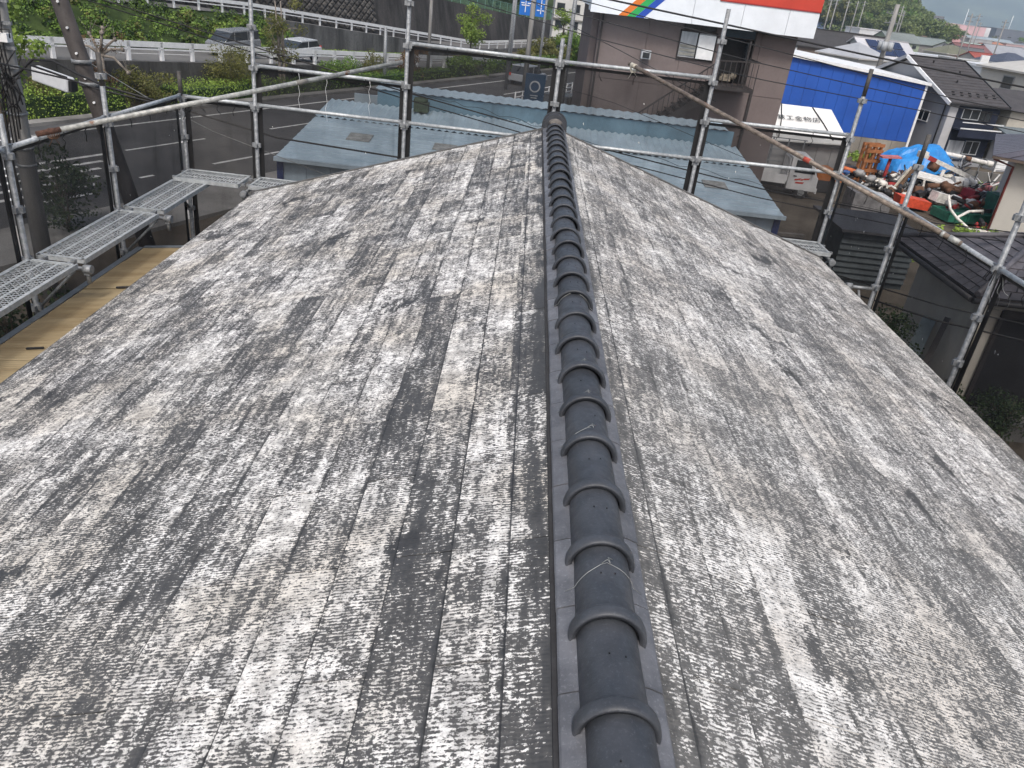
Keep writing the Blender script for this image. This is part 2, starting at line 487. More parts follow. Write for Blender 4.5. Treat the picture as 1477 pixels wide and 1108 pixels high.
# nail holes and tie wires
b = MB(); b.box(X0 - .138, X0 - .124, Y_NEAR, Y_FAR - .05, APEX - .075, APEX - .022); b.build('ridge_dark_strip', M['felt'], ridge)  # narrow dark strip along the left side of the ridge
holes = MB()
for k in range(-2, 26):
    yy = Y1 + k * SP + .165
    for dx in (-.018, .020):
        if rnd.random() < .75:
            holes.cbox((X0 + dx, yy + rnd.uniform(-.01, .01), 6.270 + .0775), (.0035, .0035, .003))
holes.build('nail_hole', M['black'], ridge, kind='stuff')
def tie(yc, half=False, lean=0.0):
    b = MB(); pts = []
    for k in range(15):
        a = math.pi * (.02 + .96 * k / 14)
        if half and a < 1.45: continue
        r = .0815 + (.003 if k in (7, 8) else 0)
        pts.append((X0 + math.cos(a) * r * 1.02 * (1.25 if k in (0, 14) else 1), yc + lean * math.cos(a) - .03 * abs(math.cos(a)), 6.268 + math.sin(a) * r))
    b.tube(pts, .0009, 5)
    px = X0 - .004; b.tube([(px - .01, yc - .004, 6.352), (px + .004, yc + .004, 6.360), (px + .012, yc - .003, 6.354), (px + .006, yc + .010, 6.362), (px + .02, yc + .014, 6.352)], .0014, 5)
    b.build('tie_wire', M['wire'], ridge)
tie(1.60, lean=.01); tie(2.30, half=True); tie(2.55); tie(2.82); tie(3.6)
# end cap: upright rounded plate with a hood
b = MB(); prof = []
for k in range(17):
    a = math.pi * k / 16
    prof.append((X0 + math.cos(a) * .122, 6.295 + math.sin(a) * .122))
prof = [(X0 + .13, 6.17)] + prof + [(X0 - .13, 6.17)]
b.prism(prof, 'y', Y_FAR - .05, Y_FAR + .03)
prof2 = [(X0 + (p[0] - X0) * 1.12, 6.17 + (p[1] - 6.17) * 1.07) for p in prof]
b.prism(prof2, 'y', Y_FAR + .031, Y_FAR + .055)
b.build('ridge_end_tile', M['cap'], ridge)
b = MB(); b.ball((X0, Y_FAR - .10, 6.33), .07, 8, 5, .12, (1.1, 1, .7)); b.build('mortar_plug', M['mortar'], ridge)

# terrace roof of brown corrugated sheet below the left eave
lean = thing('terrace_roof', 'brown corrugated plastic terrace roof low beside the left eave', 'terrace roof', (-4.2, 7.0, 0))
LX0, LX1, LY0, LY1, LZ0, LZ1 = -4.27, -2.85, 2.9, 7.95, 4.66, 4.84
brown = NT('brown_polycarbonate'); v = brown.pos()
brown.base(brown.mix(brown.step(brown.noise(brown.scale(v, (1.2, 5, 1)), 1.2, 4), .35, .7), (.18, .135, .075), (.28, .225, .135)))
brown.put(Roughness=.38, Specular_IOR_Level=.5)
wcor = .032
yy = LY0; k = 0
while yy < LY1 - .1:
    b = MB(); e = min(yy + .80, LY1)
    n = int((e - yy) / wcor * 4); rows = []
    for i in range(n + 1):
        t_ = yy + (e - yy) * i / n
        h = .0065 * math.sin(2 * math.pi * t_ / wcor) + .006 * (k % 2)
        rows.append([(LX0, t_, LZ0 + h), (LX1, t_, LZ1 + h)])
    vs = [p for r_ in rows for p in r_]
    b.smooth = True
    b.faces(vs, [(2 * i, 2 * i + 1, 2 * i + 3, 2 * i + 2) for i in range(n)])
    b.build('corrugated_panel', brown.mat, lean)
    yy += .76; k += 1
b = MB(); b.bar((LX0 - .03, LY0, LZ0 - .02), (LX0 - .03, LY1, LZ0 - .02), .06, .07)
b.bar((LX0, LY1 + .03, LZ0 - .02), (LX1, LY1 + .03, LZ1 - .02), .05, .07)
b.build('edge_frame', surf('blue_grey_frame', (.16, .18, .20), .4, .15, 8, metal=.4), lean)
for yb in (3.6, 5.2, 6.6, 7.8):
    b = MB(); b.bar((LX0, yb, LZ0 - .05), (LX1, yb, LZ1 - .05), .05, .05); b.build('rafter', M['darkiron'], lean)
for yb in (3.2, 5.5, 7.8):
    b = MB(); b.bar((LX0, yb, 0), (LX0, yb, LZ0 - .06), .06, .06); b.build('support_post', M['darkiron'], lean)
for (fx, fy) in ((-4.0, 5.35), (-3.95, 6.7), (-3.6, 6.0)):
    b = MB(); b.bar((fx, fy, LZ0 + (fx - LX0) * .127 + .022), (fx + .13, fy + .01, LZ0 + (fx + .13 - LX0) * .127 + .022), .018, .012); b.build('sheet_fixing', M['darkiron'], lean)
# ------------------------------------------------------------------ scaffolding, walkway planks, dust sheets, loose pipes
M['spigot'] = surf('dark_oxidised_steel', (.075, .07, .065), .7, .3, 20, metal=.2)
scaf = thing('scaffolding', 'galvanised steel scaffolding of posts and rails standing round the slate roof', 'scaffolding', (-4.5, 9.8, 0))
YB = 9.8
POSTS = {'a': (-4.52, 4.72, 6.5), 'b': (-4.52, 6.36, 6.27), 'c': (-4.5, 7.98, 6.60), 'd': (-4.5, YB, 6.25), 'e': (-3.6, YB, 7.7), 'f': (-1.77, YB, 7.9),
         'g': (0.03, YB, 7.12), 'h': (1.86, YB, 7.63), 'i': (3.66, YB, 7.19), 'j': (3.86, 8.36, 6.72), 'k': (3.86, 6.42, 7.6), 'l': (3.86, 4.7, 7.0)}
LV = [5.97 - .45 * k for k in range(-4, 6)]
for key, (x, y, zt) in POSTS.items():
    b = MB(); b.tube([(x, y, .02), (x, y, zt)], .0243, 10)
    post = b.build('post', M['galv'], scaf)
    for z in LV:
        if z > zt - .04 or z < 3.2: continue
        c = MB(); zz = z - .03
        c.tube([(x, y, zz - .032), (x, y, zz + .032)], .029, 10)
        for ax, ay in ((1, 0), (-1, 0), (0, 1), (0, -1)):
            c.cbox((x + ax * .036, y + ay * .036, zz), (.034 if ax else .034, .034 if ay else .034, .05))
        c.build('coupler', M['galv'], post)
    if key in 'dijc':
        c = MB(); c.tube([(x, y, zt - .30), (x, y, zt + .004)], .0246, 10); c.build('spigot', M['spigot'], post)
    c = MB(); c.box(x - .07, x + .07, y - .07, y + .07, 0, .02); c.build('base_plate', M['galv'], post)
def rail(a, b_, z, z2=None, m='galv_new', r=.0213):
    pa, pb = POSTS[a], POSTS[b_]
    p0 = Vector((pa[0], pa[1], z)); p1 = Vector((pb[0], pb[1], z2 or z)); d = (p1 - p0).normalized()
    q0, q1 = p0 + d * .055, p1 - d * .055
    b = MB(); b.tube([q0, q1], r, 10)
    o = b.build('rail', M[m], scaf)
    c = MB()
    for q, s in ((q0, -1), (q1, 1)):
        c.bar(q + d * s * -.02, q + d * s * .03, .03, .05); c.cbox(q + d * s * .022 + Vector((0, 0, -.045)), (.018, .018, .075))
    c.build('wedge_end', M['galv'], o)
for a, b_, z, z2, m in (('a', 'b', 6.0, 6.0, 'galv_new'), ('b', 'c', 6.0, 6.0, 'galv_new'), ('c', 'd', 6.0, 5.98, 'galv_new'), ('d', 'e', 5.97, 5.97, 'galv_new'),
                        ('e', 'f', 6.42, 6.42, 'galv_new'), ('e', 'f', 5.97, 5.97, 'galv_new'), ('f', 'g', 6.87, 6.87, 'galv_new'), ('f', 'g', 5.97, 5.97, 'galv_new'),
                        ('g', 'h', 6.87, 6.89, 'galv_new'), ('g', 'h', 5.95, 5.95, 'galv_new'), ('h', 'i', 6.42, 6.44, 'galv_new'), ('h', 'i', 5.96, 5.98, 'galv_new'),
                        ('i', 'j', 5.96, 5.95, 'galv_new'), ('j', 'k', 5.95, 5.95, 'galv_new'), ('k', 'l', 5.95, 5.95, 'galv_new')):
    rail(a, b_, z, z2, m)
def bracket(key, dx, dy, L=.5):
    x, y, _ = POSTS[key]; z = 5.015
    b = MB(); b.tube([(x, y, z), (x + dx * L, y + dy * L, z)], .020, 8)
    b.tube([(x + dx * .03, y + dy * .03, z - .42), (x + dx * (L - .12), y + dy * (L - .12), z - .03)], .014, 6)
    e = Vector((x + dx * L, y + dy * L, z))
    b.tube([e - Vector((dx, dy, 0)) * .03, e + Vector((dx, dy, 0)) * .04], .040, 10)
    b.tube([e + Vector((0, 0, .03)), e + Vector((0, 0, -.13))], .019, 8)
    b.cbox(e + Vector((0, 0, -.02)), (.05, .05, .06))
    b.build('bracket', M['galv'], scaf)
for k in ('a', 'b', 'c'): bracket(k, 1, 0, .52)
for k in ('d', 'e', 'f', 'g', 'h', 'i'): bracket(k, 0, -1, .56)
bracket('j', -1, 0, .3)

def plank(x0, y0, x1, y1, w, label, z=5.06):
    """expanded-metal walkway plank from (x0,y0) to (x1,y1); centre line, width w"""
    p0, p1 = Vector((x0, y0, z)), Vector((x1, y1, z)); d = (p1 - p0); L = d.length; d.normalize(); s = Vector((d.y, -d.x, 0))
    t = thing('scaffold_plank', label, 'plank', (x0, y0, z - .06), 'walkway planks on the scaffolding')
    f = MB()
    for q in (-1, 1): f.bar(p0 + s * q * (w / 2), p1 + s * q * (w / 2), .012, .045); f.bar(p0 + s * q * (w / 2 - .014) + Vector((0, 0, .018)), p1 + s * q * (w / 2 - .014) + Vector((0, 0, .018)), .028, .006)
    for e in (p0 + d * .012, p1 - d * .012): f.bar(e - s * (w / 2), e + s * (w / 2), .024, .042)
    f.build('side_frame', M['galv_new'], t)
    g = MB(); ns = 3; sw = (w - .05) / ns; zt = Vector((0, 0, .012))
    for k in range(1, ns): 
        o = s * (-w / 2 + .025 + sw * k); g.bar(p0 + o + zt, p1 + o + zt, .022, .006)
    step = .036; n = int(L / step)
    for k in range(ns):
        a = -w / 2 + .025 + sw * k
        for i in range(n):
            e0 = p0 + d * (i * step + .02)
            for m_ in range(3):
                u0 = a + sw * m_ / 3; u1 = a + sw * (m_ + 1) / 3; sg = 1 if (m_ + i) % 2 else -1
                q0, q1 = e0 + s * u0 - d * .010 * sg, e0 + s * u1 + d * .008 * sg
                g.face([q0 - d * .0075 + zt, q0 + d * .0075 + zt, q1 + d * .0075 + zt, q1 - d * .0075 + zt])
        for m_ in (1, 2):
            o = s * (a + sw * m_ / 3); g.face([p0 + o - s * .0035 + zt, p0 + o + s * .0035 + zt, p1 + o + s * .0035 + zt, p1 + o - s * .0035 + zt])
    g.build('grating', M['galv_new'], t)
    h = MB()
    for e, q in ((p0, -1), (p1, 1)):
        for k in (-.3, .3): h.bar(e + s * w * k, e + s * w * k + d * q * .05, .03, .03)
    h.build('hook', M['galv'], t)
plank(-4.26, 4.80, -4.26, 6.30, .42, 'nearest walkway plank on the left, cut off by the photo edge')
plank(-4.26, 6.42, -4.26, 7.92, .42, 'long walkway plank left of the roof between two pin brackets')
plank(-4.26, 8.04, -4.26, 9.45, .42, 'walkway plank whose far end tucks under the crosswise plank')
plank(-4.44, 9.47, -3.66, 9.47, .46, 'short crosswise walkway plank in the far left corner', 5.10)
plank(-3.54, 9.47, -1.83, 9.47, .46, 'crosswise walkway plank half hidden behind the far left roof edge', 5.10)
plank(1.92, 9.47, 3.62, 9.47, .46, 'walkway plank sticking out behind the far right roof corner', 5.10)

def sheet_mat(name, op, col):
    t = NT(name); v = t.pos()
    f = t.step(t.noise(v, 1.3, 4, .6), .3, .7, op - .05, op + .06)
    f = t.math('ADD', f, t.step(t.noise(t.scale(v, (1, 1, .15)), 6, 3), .5, .8, 0, .10))
    c = t.mix(t.step(t.noise(v, 2.2, 4), .4, .7), col, tuple(k * 1.7 for k in col))
    t.base(c); t.put(Roughness=.9, Specular_IOR_Level=.1)
    tr = t.n('ShaderNodeBsdfTransparent'); mx = t.n('ShaderNodeMixShader'); t.set(mx.inputs[0], f)
    t.t.links.new(tr.outputs[0], mx.inputs[1]); t.t.links.new(t.b.outputs[0], mx.inputs[2]); t.t.links.new(mx.outputs[0], t.out.inputs[0])
    return t.mat
M['sheet'] = sheet_mat('black_mesh_cloth', .62, (.020, .020, .021))
M['sheet_l'] = sheet_mat('grey_mesh_cloth', .68, (.040, .039, .038))
M['droppings'] = surf('bird_droppings', (.6, .6, .56), .9, .1, 30)
def sheet(a, b_, ztop, zbot, out, label, seed, fold=.02, m='sheet', flecks=0):
    pa, pb = POSTS[a], POSTS[b_]; r_ = random.Random(seed)
    p0, p1 = Vector((pa[0], pa[1], 0)), Vector((pb[0], pb[1], 0)); o = Vector((*out, 0)) * .045
    d = (p1 - p0); L = d.length; d.normalize(); p0 = p0 + d * .045 + o; p1 = p1 - d * .045 + o; L -= .09
    nrm = Vector((*out, 0))
    t = thing('dust_sheet', label, 'dust sheet', (p0.x, p0.y, zbot), 'dust sheets tied round the scaffolding')
    nu, nv = 30, 40; bb = MB(); vs = []
    ties = [0, .25, .5, .75, 1]
    for j in range(nv + 1):
        fz = j / nv
        for i in range(nu + 1):
            u = i / nu; z = ztop - .035 - (ztop - zbot) * fz
            sag = .03 * abs(math.sin(u * math.pi * 4)) * max(0, 1 - fz * 6)
            w = fold * (noise.noise(Vector((u * 5 + seed, fz * 3, seed * 1.7))) + .6 * noise.noise(Vector((u * 14, fz * 4 + seed, 3)))) * min(1, .25 + fz * 4)
            diag = fold * .9 * math.sin((u * 1.5 + fz * 2.3) * 7 + seed) * .5 * math.sin(u * math.pi)
            vs.append(p0 + d * (u * L) + nrm * (w + diag) + Vector((0, 0, z - sag)))
    bb.smooth = True
    bb.faces(vs, [(j * (nu + 1) + i, j * (nu + 1) + i + 1, (j + 1) * (nu + 1) + i + 1, (j + 1) * (nu + 1) + i) for j in range(nv) for i in range(nu)])
    bb.build('cloth', M[m], t)
    for q in (p0, p1):
        h = MB(); h.bar(q + Vector((0, 0, zbot)), q + Vector((0, 0, ztop - .02)), .008, .062, (1, 0, 0) if abs(d.x) > .5 else (0, 1, 0)); h.build('hem', M['black'], t)
    h = MB(); h.bar(p0 + Vector((0, 0, ztop - .05)), p1 + Vector((0, 0, ztop - .045)), .006, .032); h.build('hem', M['black'], t)
    for u in ties[1:-1]:
        c = MB()
        e = p0 + d * u * L + Vector((0, 0, ztop - .03)) - o
        c.tube([e + Vector((0, 0, .026)) + nrm * .02, e + Vector((0, 0, .026)) - nrm * .02, e - nrm * .028, e - Vector((0, 0, .03)), e - Vector((0, 0, .07)) - nrm * .01 + d * r_.uniform(-.03, .03), e - Vector((0, 0, .13)) + d * r_.uniform(-.05, .05)], .004, 5)
        c.build('tie_cord', M['black'], t)
    if flecks:
        g = MB()
        for k in range(flecks):
            q = p0 + d * r_.uniform(.15, L - .15) + Vector((0, 0, ztop - r_.uniform(.2, 1.5))) - nrm * (.02 + fold)
            l = r_.uniform(.006, .022); an = r_.uniform(0, 3)
            g.face([q, q + d * l * .5 * math.cos(an) + Vector((0, 0, -l * .4)), q + Vector((0, 0, -l * 1.6 * abs(math.sin(an)) - .008)) + d * l * .5, q - d * l * .25 + Vector((0, 0, -l * .6))])
        g.build('fleck', M['droppings'], t, kind='stuff')
    return t
sheet('a', 'b', 6.0, 1.2, (-1, 0), 'slack grey dust sheet at the left photo edge, only a strip of it showing', 3, .03, 'sheet_l')
sheet('b', 'c', 6.0, 1.2, (-1, 0), 'grey dust sheet in front of the striped crossing and a dark bush', 11, .03, 'sheet_l')
sheet('c', 'd', 5.98, 1.2, (-1, 0), 'loosely folded grey dust sheet right of the second left post', 5, .05, 'sheet_l', 5)
sheet('d', 'e', 5.97, 1.2, (0, 1), 'narrow dust sheet in the far left corner bay', 8, .02, 'sheet_l')
sheet('e', 'f', 6.42, 1.2, (0, 1), 'dust sheet with hanging tie strings over the left end of the blue shed', 21, .012, 'sheet', 4)
sheet('f', 'g', 6.87, 1.2, (0, 1), 'tall black dust sheet between two posts just left of the ridge end', 34, .008)
sheet('g', 'h', 6.87, 1.2, (0, 1), 'tall black dust sheet in front of the outside stairs, right of the ridge end', 40, .008, 'sheet', 5)
sheet('h', 'i', 6.42, 1.2, (0, 1), 'dust sheet through which the small white truck is seen', 52, .010, 'sheet', 5)
sheet('i', 'j', 5.95, 1.2, (1, 0), 'bird spattered dust sheet beside the far right roof corner', 61, .012, 'sheet', 12)
sheet('j', 'k', 5.95, 1.2, (1, 0), 'dust sheet in front of the dark tiled roof and gable of the neighbour', 70, .014, 'sheet', 9)
sheet('k', 'l', 5.95, 1.2, (1, 0), 'dust sheet at the right photo edge before the dark house doorway', 83, .02, 'sheet', 3)

# tie strings hanging from the rail in the e-f bay, cord tails on the right rail
for (x, zt, ln, lab) in ((-3.05, 6.40, .42, 'thin white string hanging straight from the rail, leftmost of three'), (-2.72, 6.40, .52, 'long white string hanging double from the rail'), (-2.2, 6.40, .40, 'short kinked white string hanging from the rail near the post')):
    b = MB(); pts = [(x + .012 * math.sin(k * 2.1), YB - .03, zt - ln * k / 7) for k in range(8)]
    b.tube(pts, .002, 5); tag(b.build('string', M['white_paint'], None), lab, 'string', 'strings hanging from the far left rail')

# loose pipes lashed to the rails
def lash(b, c, r=.036):
    c = Vector(c)
    for k in range(4):
        pts = [c + Vector((math.cos(t) * r * 1.05 + (k - 1.5) * .008, (k - 1.5) * .01, math.sin(t) * r * 1.3 - .012)) for t in [2 * math.pi * i / 10 for i in range(11)]]
        b.tube(pts, .0035, 4)
    b.tube([c, c + Vector((.01, .01, -.06)), c + Vector((.05, .0, -.10))], .003, 4); b.tube([c, c + Vector((-.02, .01, -.07)), c + Vector((-.05, .0, -.13))], .003, 4)
rp = thing('steel_pipe', 'long loose galvanised pipe with a rusty end, lashed across the far left corner', 'pipe', (-4.45, 6.75, 6.07))
b = MB(); b.tube([(-4.47, 6.78, 6.052), (-1.82, 9.745, 6.66)], .0243, 12); b.build('pipe_body', M['rusty'], rp)
b = MB(); b.tube([(-4.49, 6.757, 6.0475), (-4.36, 6.90, 6.0772)], .0252, 12); b.build('rusty_end', surf('rust', (.085, .042, .028), .9, .5, 40), rp)
b = MB(); lash(b, (-4.45, 6.93, 6.04)); b.build('lashing_wire', surf('rusty_wire', (.13, .07, .04), .8, .3, 40), rp)
b = MB(); lash(b, (-3.62, 7.85, 6.22), .028); b.build('lashing_cord', M['black'], rp)
b = MB(); q0, q1 = Vector((-4.47, 6.78, 6.052)), Vector((-1.82, 9.745, 6.66)); b.tube([q0.lerp(q1, .64), q0.lerp(q1, .675)], .0252, 12); b.build('tape_wrap', M['conc'], rp)
bp = thing('brown_pipe', 'long brown weathered pipe sloping across the right side of the scaffolding', 'pipe', (1.0, 9.7, 6.9))
A, B_ = Vector((.83, 9.70, 6.945)), Vector((3.79, 6.96, 5.985))
b = MB(); b.tube([A, B_], .0243, 12); b.build('pipe_body', M['brownpipe'], bp)
dd = (B_ - A).normalized()
b = MB(); b.tube([A + dd * .03, A + dd * .10], .0275, 12); lash(b, A + dd * .08 + Vector((0, .0, -.01))); b.build('rag_lashing', surf('pale_rag', (.42, .40, .34), .9, .2, 30), bp)
b = MB(); b.tube([B_ - dd * .20, B_ - dd * .17], .030, 12); b.tube([B_ - dd * .12, B_ - dd * .02], .029, 12); b.build('end_coupling', M['rusty'], bp)
b = MB(); b.tube([A.lerp(B_, .585), A.lerp(B_, .603)], .0252, 12); b.build('red_mark', surf('red_tape', (.35, .06, .04), .7, .3, 20), bp)
# black cable ties and loose wires at the nearest right post
b = MB(); px, py = 3.86, 6.42
for k in range(10):
    a = rnd.uniform(0, 6.28); l = rnd.uniform(.06, .13)
    b.tube([(px, py, 5.93), (px + math.cos(a) * l * .6, py + math.sin(a) * l * .4, 5.95 - l * .2), (px + math.cos(a) * l, py + math.sin(a) * l * .6, 5.93 - l)], .004, 4)
tag(b.build('cord_bundle', M['black']), 'tangle of black cord ends tied to the nearest right scaffold post', 'cord')
b = MB()
for k in range(3):
    pts = [(px + .03 + .03 * k * i / 9 + .02 * math.sin(i + k), py - .05 * i / 9 - .12 * math.sin(i / 9 * 3.1) * (k - .5), 5.9 - .035 * i + .02 * math.sin(i * 1.3 + k)) for i in range(10)]
    b.tube(pts, .0025, 4)
tag(b.build('loose_wire', M['wire']), 'pale loose wire curling from the nearest right scaffold post', 'wire')
# ------------------------------------------------------------------ ground, road, ramps, walls, vegetation on the left
def gmat(name, a, b, sc, rough=.95, fine=60, bump=.3):
    t = NT(name); v = t.pos(); c = t.mix(t.step(t.noise(v, sc, 6, .6), .35, .68), a, b)
    c = t.mix(t.step(t.noise(v, fine, 3, .6), .4, .75, 0, .45), c, tuple(k * .5 for k in a)); t.base(c); t.put(Roughness=rough, Specular_IOR_Level=.2)
    if bump: t.bump(t.noise(v, fine, 4), bump, .02)
    return t.mat
M['earth'] = gmat('yard_earth', (.075, .062, .048), (.14, .12, .095), .45)
M['asphalt'] = gmat('asphalt', (.062, .062, .064), (.095, .094, .094), .35, .9, 45, .2)
M['asphalt2'] = gmat('pale_asphalt', (.11, .108, .106), (.16, .158, .152), .3, .9, 45, .2)
M['pave'] = gmat('pavement_concrete', (.20, .195, .185), (.30, .29, .275), .6, .9, 30, .2)
M['line'] = surf('road_paint', (.62, .62, .60), .8, .2, 3)
M['darkconc'] = surf('stained_retaining_wall', (.062, .06, .058), .92, .45, .9, bump=.4, bsc=25, streak=True)
M['grass'] = leafmat('grass_blades', (.045, .085, .018), (.10, .17, .035))
M['grassbase'] = gmat('bank_soil_and_moss', (.025, .042, .012), (.06, .09, .025), 1.2)
RA = R(-25.53)
RM = frame(0, 0, RA)                      # local x across the road (right positive), local y along it
def rp_(n, t, z=0.0): return RM @ Vector((n, t, z))
def struct(o): o['kind'] = 'structure'; return o
def gz(x, y):
    """the land falls gently towards the town on the right"""
    d = math.hypot(x, y); az = math.degrees(math.atan2(x, max(1e-6, y)))
    w = max(0.0, min(1.0, (az - 13) / 5)); w = w * w * (3 - 2 * w)
    return -w * min(2.4, max(0.0, (d - 85) * .014))
gx = [-3000, -1500, -700, -300, -100, 0] + [k * 8 for k in range(1, 60)] + [520, 600, 700, 850, 1050, 1400, 2000, 2800, 4000]
gy = [-400, -100, 0, 40] + [60 + k * 10 for k in range(60)] + [700, 800, 950, 1200, 1600, 2200, 3200, 4500, 6500]
b = MB(); b.smooth = True
b.faces([(x, y, gz(x, y)) for y in gy for x in gx], [(j * len(gx) + i, j * len(gx) + i + 1, (j + 1) * len(gx) + i + 1, (j + 1) * len(gx) + i) for j in range(len(gy) - 1) for i in range(len(gx) - 1)])
struct(b.build('ground', M['earth']))
b = MB(RM); b.faces([(-32.6, -30, .004), (-21.4, -30, .004), (-21.4, 150, .004), (-32.6, 150, .004)], [(0, 1, 2, 3)]); struct(b.build('road', M['asphalt']))
b = MB(RM); b.box(-21.4, -18.9, -30, 75, 0, .12); struct(b.build('pavement', M['pave']))
b = MB(RM); b.box(-33.3, -32.6, -30, 150, 0, .14); struct(b.build('kerb', M['conc']))
ln = MB(RM); Z = .008
def stripe(n0, n1, t0, t1): ln.faces([(n0, t0, Z), (n1, t0, Z), (n1, t1, Z), (n0, t1, Z)], [(0, 1, 2, 3)])
stripe(-31.25, -31.08, -20, 149); stripe(-23.0, -22.85, 27, 149)
for t0 in range(-4, 140, 8):
    if 8 < t0 < 20: continue
    stripe(-27.42, -27.28, t0 + .8, t0 + 4.8)
stripe(-23.95, -23.78, 21.9, 25.6); stripe(-23.9, -23.75, 18.5, 19.1)
for k in range(6):
    n = -27.4 + k * .82; stripe(n, n + .22, 12.5 + .2 * k, 19.8 - .72 * k)
stripe(-31.2, -30.95, 14.0, 20)
struct(ln.build('road_markings', M['line']))

def zr1(t): return max(.12, 2.1 - .05 * (t - 24))
def zr2(t): return max(.35, 2.75 - .088 * (t - 50)) if t > 44 else 3.28 + .05 * (44 - t)
ts = list(range(-10, 140, 5))
def ribbon(name, n0, n1, f, mat, skirt=None, z0=None):
    b = MB(RM)
    for a, c in zip(ts[:-1], ts[1:]):
        b.face([(n0, a, f(a)), (n1, a, f(a)), (n1, c, f(c)), (n0, c, f(c))])
    return struct(b.build(name, mat))
ribbon('ramp_road', -41.6, -35.75, zr1, M['asphalt2'])
ribbon('upper_road', -49.6, -43.9, zr2, M['asphalt2'])
b = MB(RM)
for a, c in zip(ts[:-1], ts[1:]):
    b.face([(-38.9, a, zr1(a) + .006), (-38.75, a, zr1(a) + .006), (-38.75, c, zr1(c) + .006), (-38.9, c, zr1(c) + .006)]) if (a // 5) % 2 == 0 else None
struct(b.build('ramp_markings', M['line']))
def wall(name, label, n, zb, zt, t0, t1, mat, th=.35, lean=0.0, step=2.5, cat='wall'):
    """retaining wall cast in panels, each with its own joint"""
    root = thing(name, label, cat, rp_(n, t0, 0)); t = t0
    while t < t1 - .01:
        e = min(t + step, t1); b = MB(RM)
        a, c = t + .012, e - .012
        b.hexa([(n - th, a, zb(a)), (n, a, zb(a)), (n, c, zb(c)), (n - th, c, zb(c)), (n - th - lean, a, zt(a)), (n - lean, a, zt(a)), (n - lean, c, zt(c)), (n - th - lean, c, zt(c))])
        b.build('wall_panel', mat, root); t = e
    return root
wall('retaining_wall', 'low dark retaining wall under the white railing of the lower ramp road', -35.4, lambda t: -.1, lambda t: zr1(t) + .02, 4, 64, M['darkconc'])
wall('retaining_wall', 'stained concrete retaining wall under the upper white railing', -43.3, lambda t: zr1(t) - .1, lambda t: zr2(t) + .03, 46, 92, surf('stained_concrete', (.075, .075, .075), .92, .5, .7, (.15, .15, .15), bump=.3, bsc=30, streak=True))
# big stone retaining wall behind the upper road, stones proud of dark joints
def ztop3(t): return max(2.6, 3.7 + .075 * (92 - t))
sw = thing('stone_wall', 'tall dark stone retaining wall below the green fence', 'wall', rp_(-50, 40, 0))
b = MB(RM)
for a, c in zip(ts[4:-1], ts[5:]):
    b.hexa([(-52, a, zr2(a) - .3), (-50.1, a, zr2(a) - .3), (-50.1, c, zr2(c) - .3), (-52, c, zr2(c) - .3), (-53, a, ztop3(a)), (-51.1, a, ztop3(a)), (-51.1, c, ztop3(c)), (-53, c, ztop3(c))])
b.build('wall_core', surf('black_stained_wall', (.032, .030, .029), .92, .5, .8, (.065, .06, .058), bump=.4, bsc=20, streak=True), sw)
stone_m = surf('wall_stones', (.055, .05, .046), .95, .5, 1.5, (.095, .088, .08), bump=.5, bsc=18, objvar=.3)
stones = MB(RM); nst = 0
t = 38.0
while t < 68:
    zb, zt = zr2(t), ztop3(t); r = 0; z = zb
    while z < zt - .25:
        off = .42 * (r % 2); ti = t + off; ln_ = (z - zb) / max(.1, zt - zb) * 1.0
        h = .55; w = .78; g = .04
        n0 = -50.1 - ln_; j = rnd.uniform(.0, .05)
        q = MB(RM) if (44 < t < 66 and nst < 285 and zt - zb > 1.2) else stones
        P = [(n0 + .02, ti + g, z + h * .5), (n0 + .02, ti + w * .5, z + g * .6), (n0 + .02, ti + w - g, z + h * .5), (n0 - .03, ti + w * .5, z + h - g * .6)]
        Q = [(p[0] + j + .03, ti + w * .5 + (p[1] - ti - w * .5) * .7, z + h * .5 + (p[2] - z - h * .5) * .7) for p in P]
        q.faces(P + Q, [(4, 5, 6, 7), (0, 1, 5, 4), (1, 2, 6, 5), (2, 3, 7, 6), (3, 0, 4, 7)])
        if q is not stones: q.build('stone', stone_m, sw); nst += 1
        z += h * .52; r += 1
    t += .82
stones.build('stones', stone_m, sw, kind='stuff')

def guard(name, label, n, f, t0, t1, st, rails, col='white_paint', ph=.8, pw=.11, group=None):
    root = thing(name, label, 'railing', rp_(n, t0, f(t0)))
    for (z, h) in rails:
        b = MB(RM); t = t0
        while t < t1 - .01:
            e = min(t + 5, t1); b.bar((n, t, f(t) + z), (n, e, f(e) + z), .05, h); t = e
        b.build('rail', M[col], root)
    t = t0 + .3
    while t < t1:
        b = MB(RM); b.bar((n - .06, t, f(t)), (n - .06, t, f(t) + ph), pw, pw, (1, 0, 0)); b.build('post', M[col], root)
        t += st
    return root
guard('guard_rail', 'white guard rail along the lower ramp road behind the hedge', -35.9, zr1, 8, 72, 2.0, [(.78, .27), (.55, .07)], ph=.9, pw=.17)
guard('guard_rail', 'white guard rail of the upper road above the stained wall', -43.75, zr2, 20, 105, 2.0, [(.72, .22), (.45, .06)])
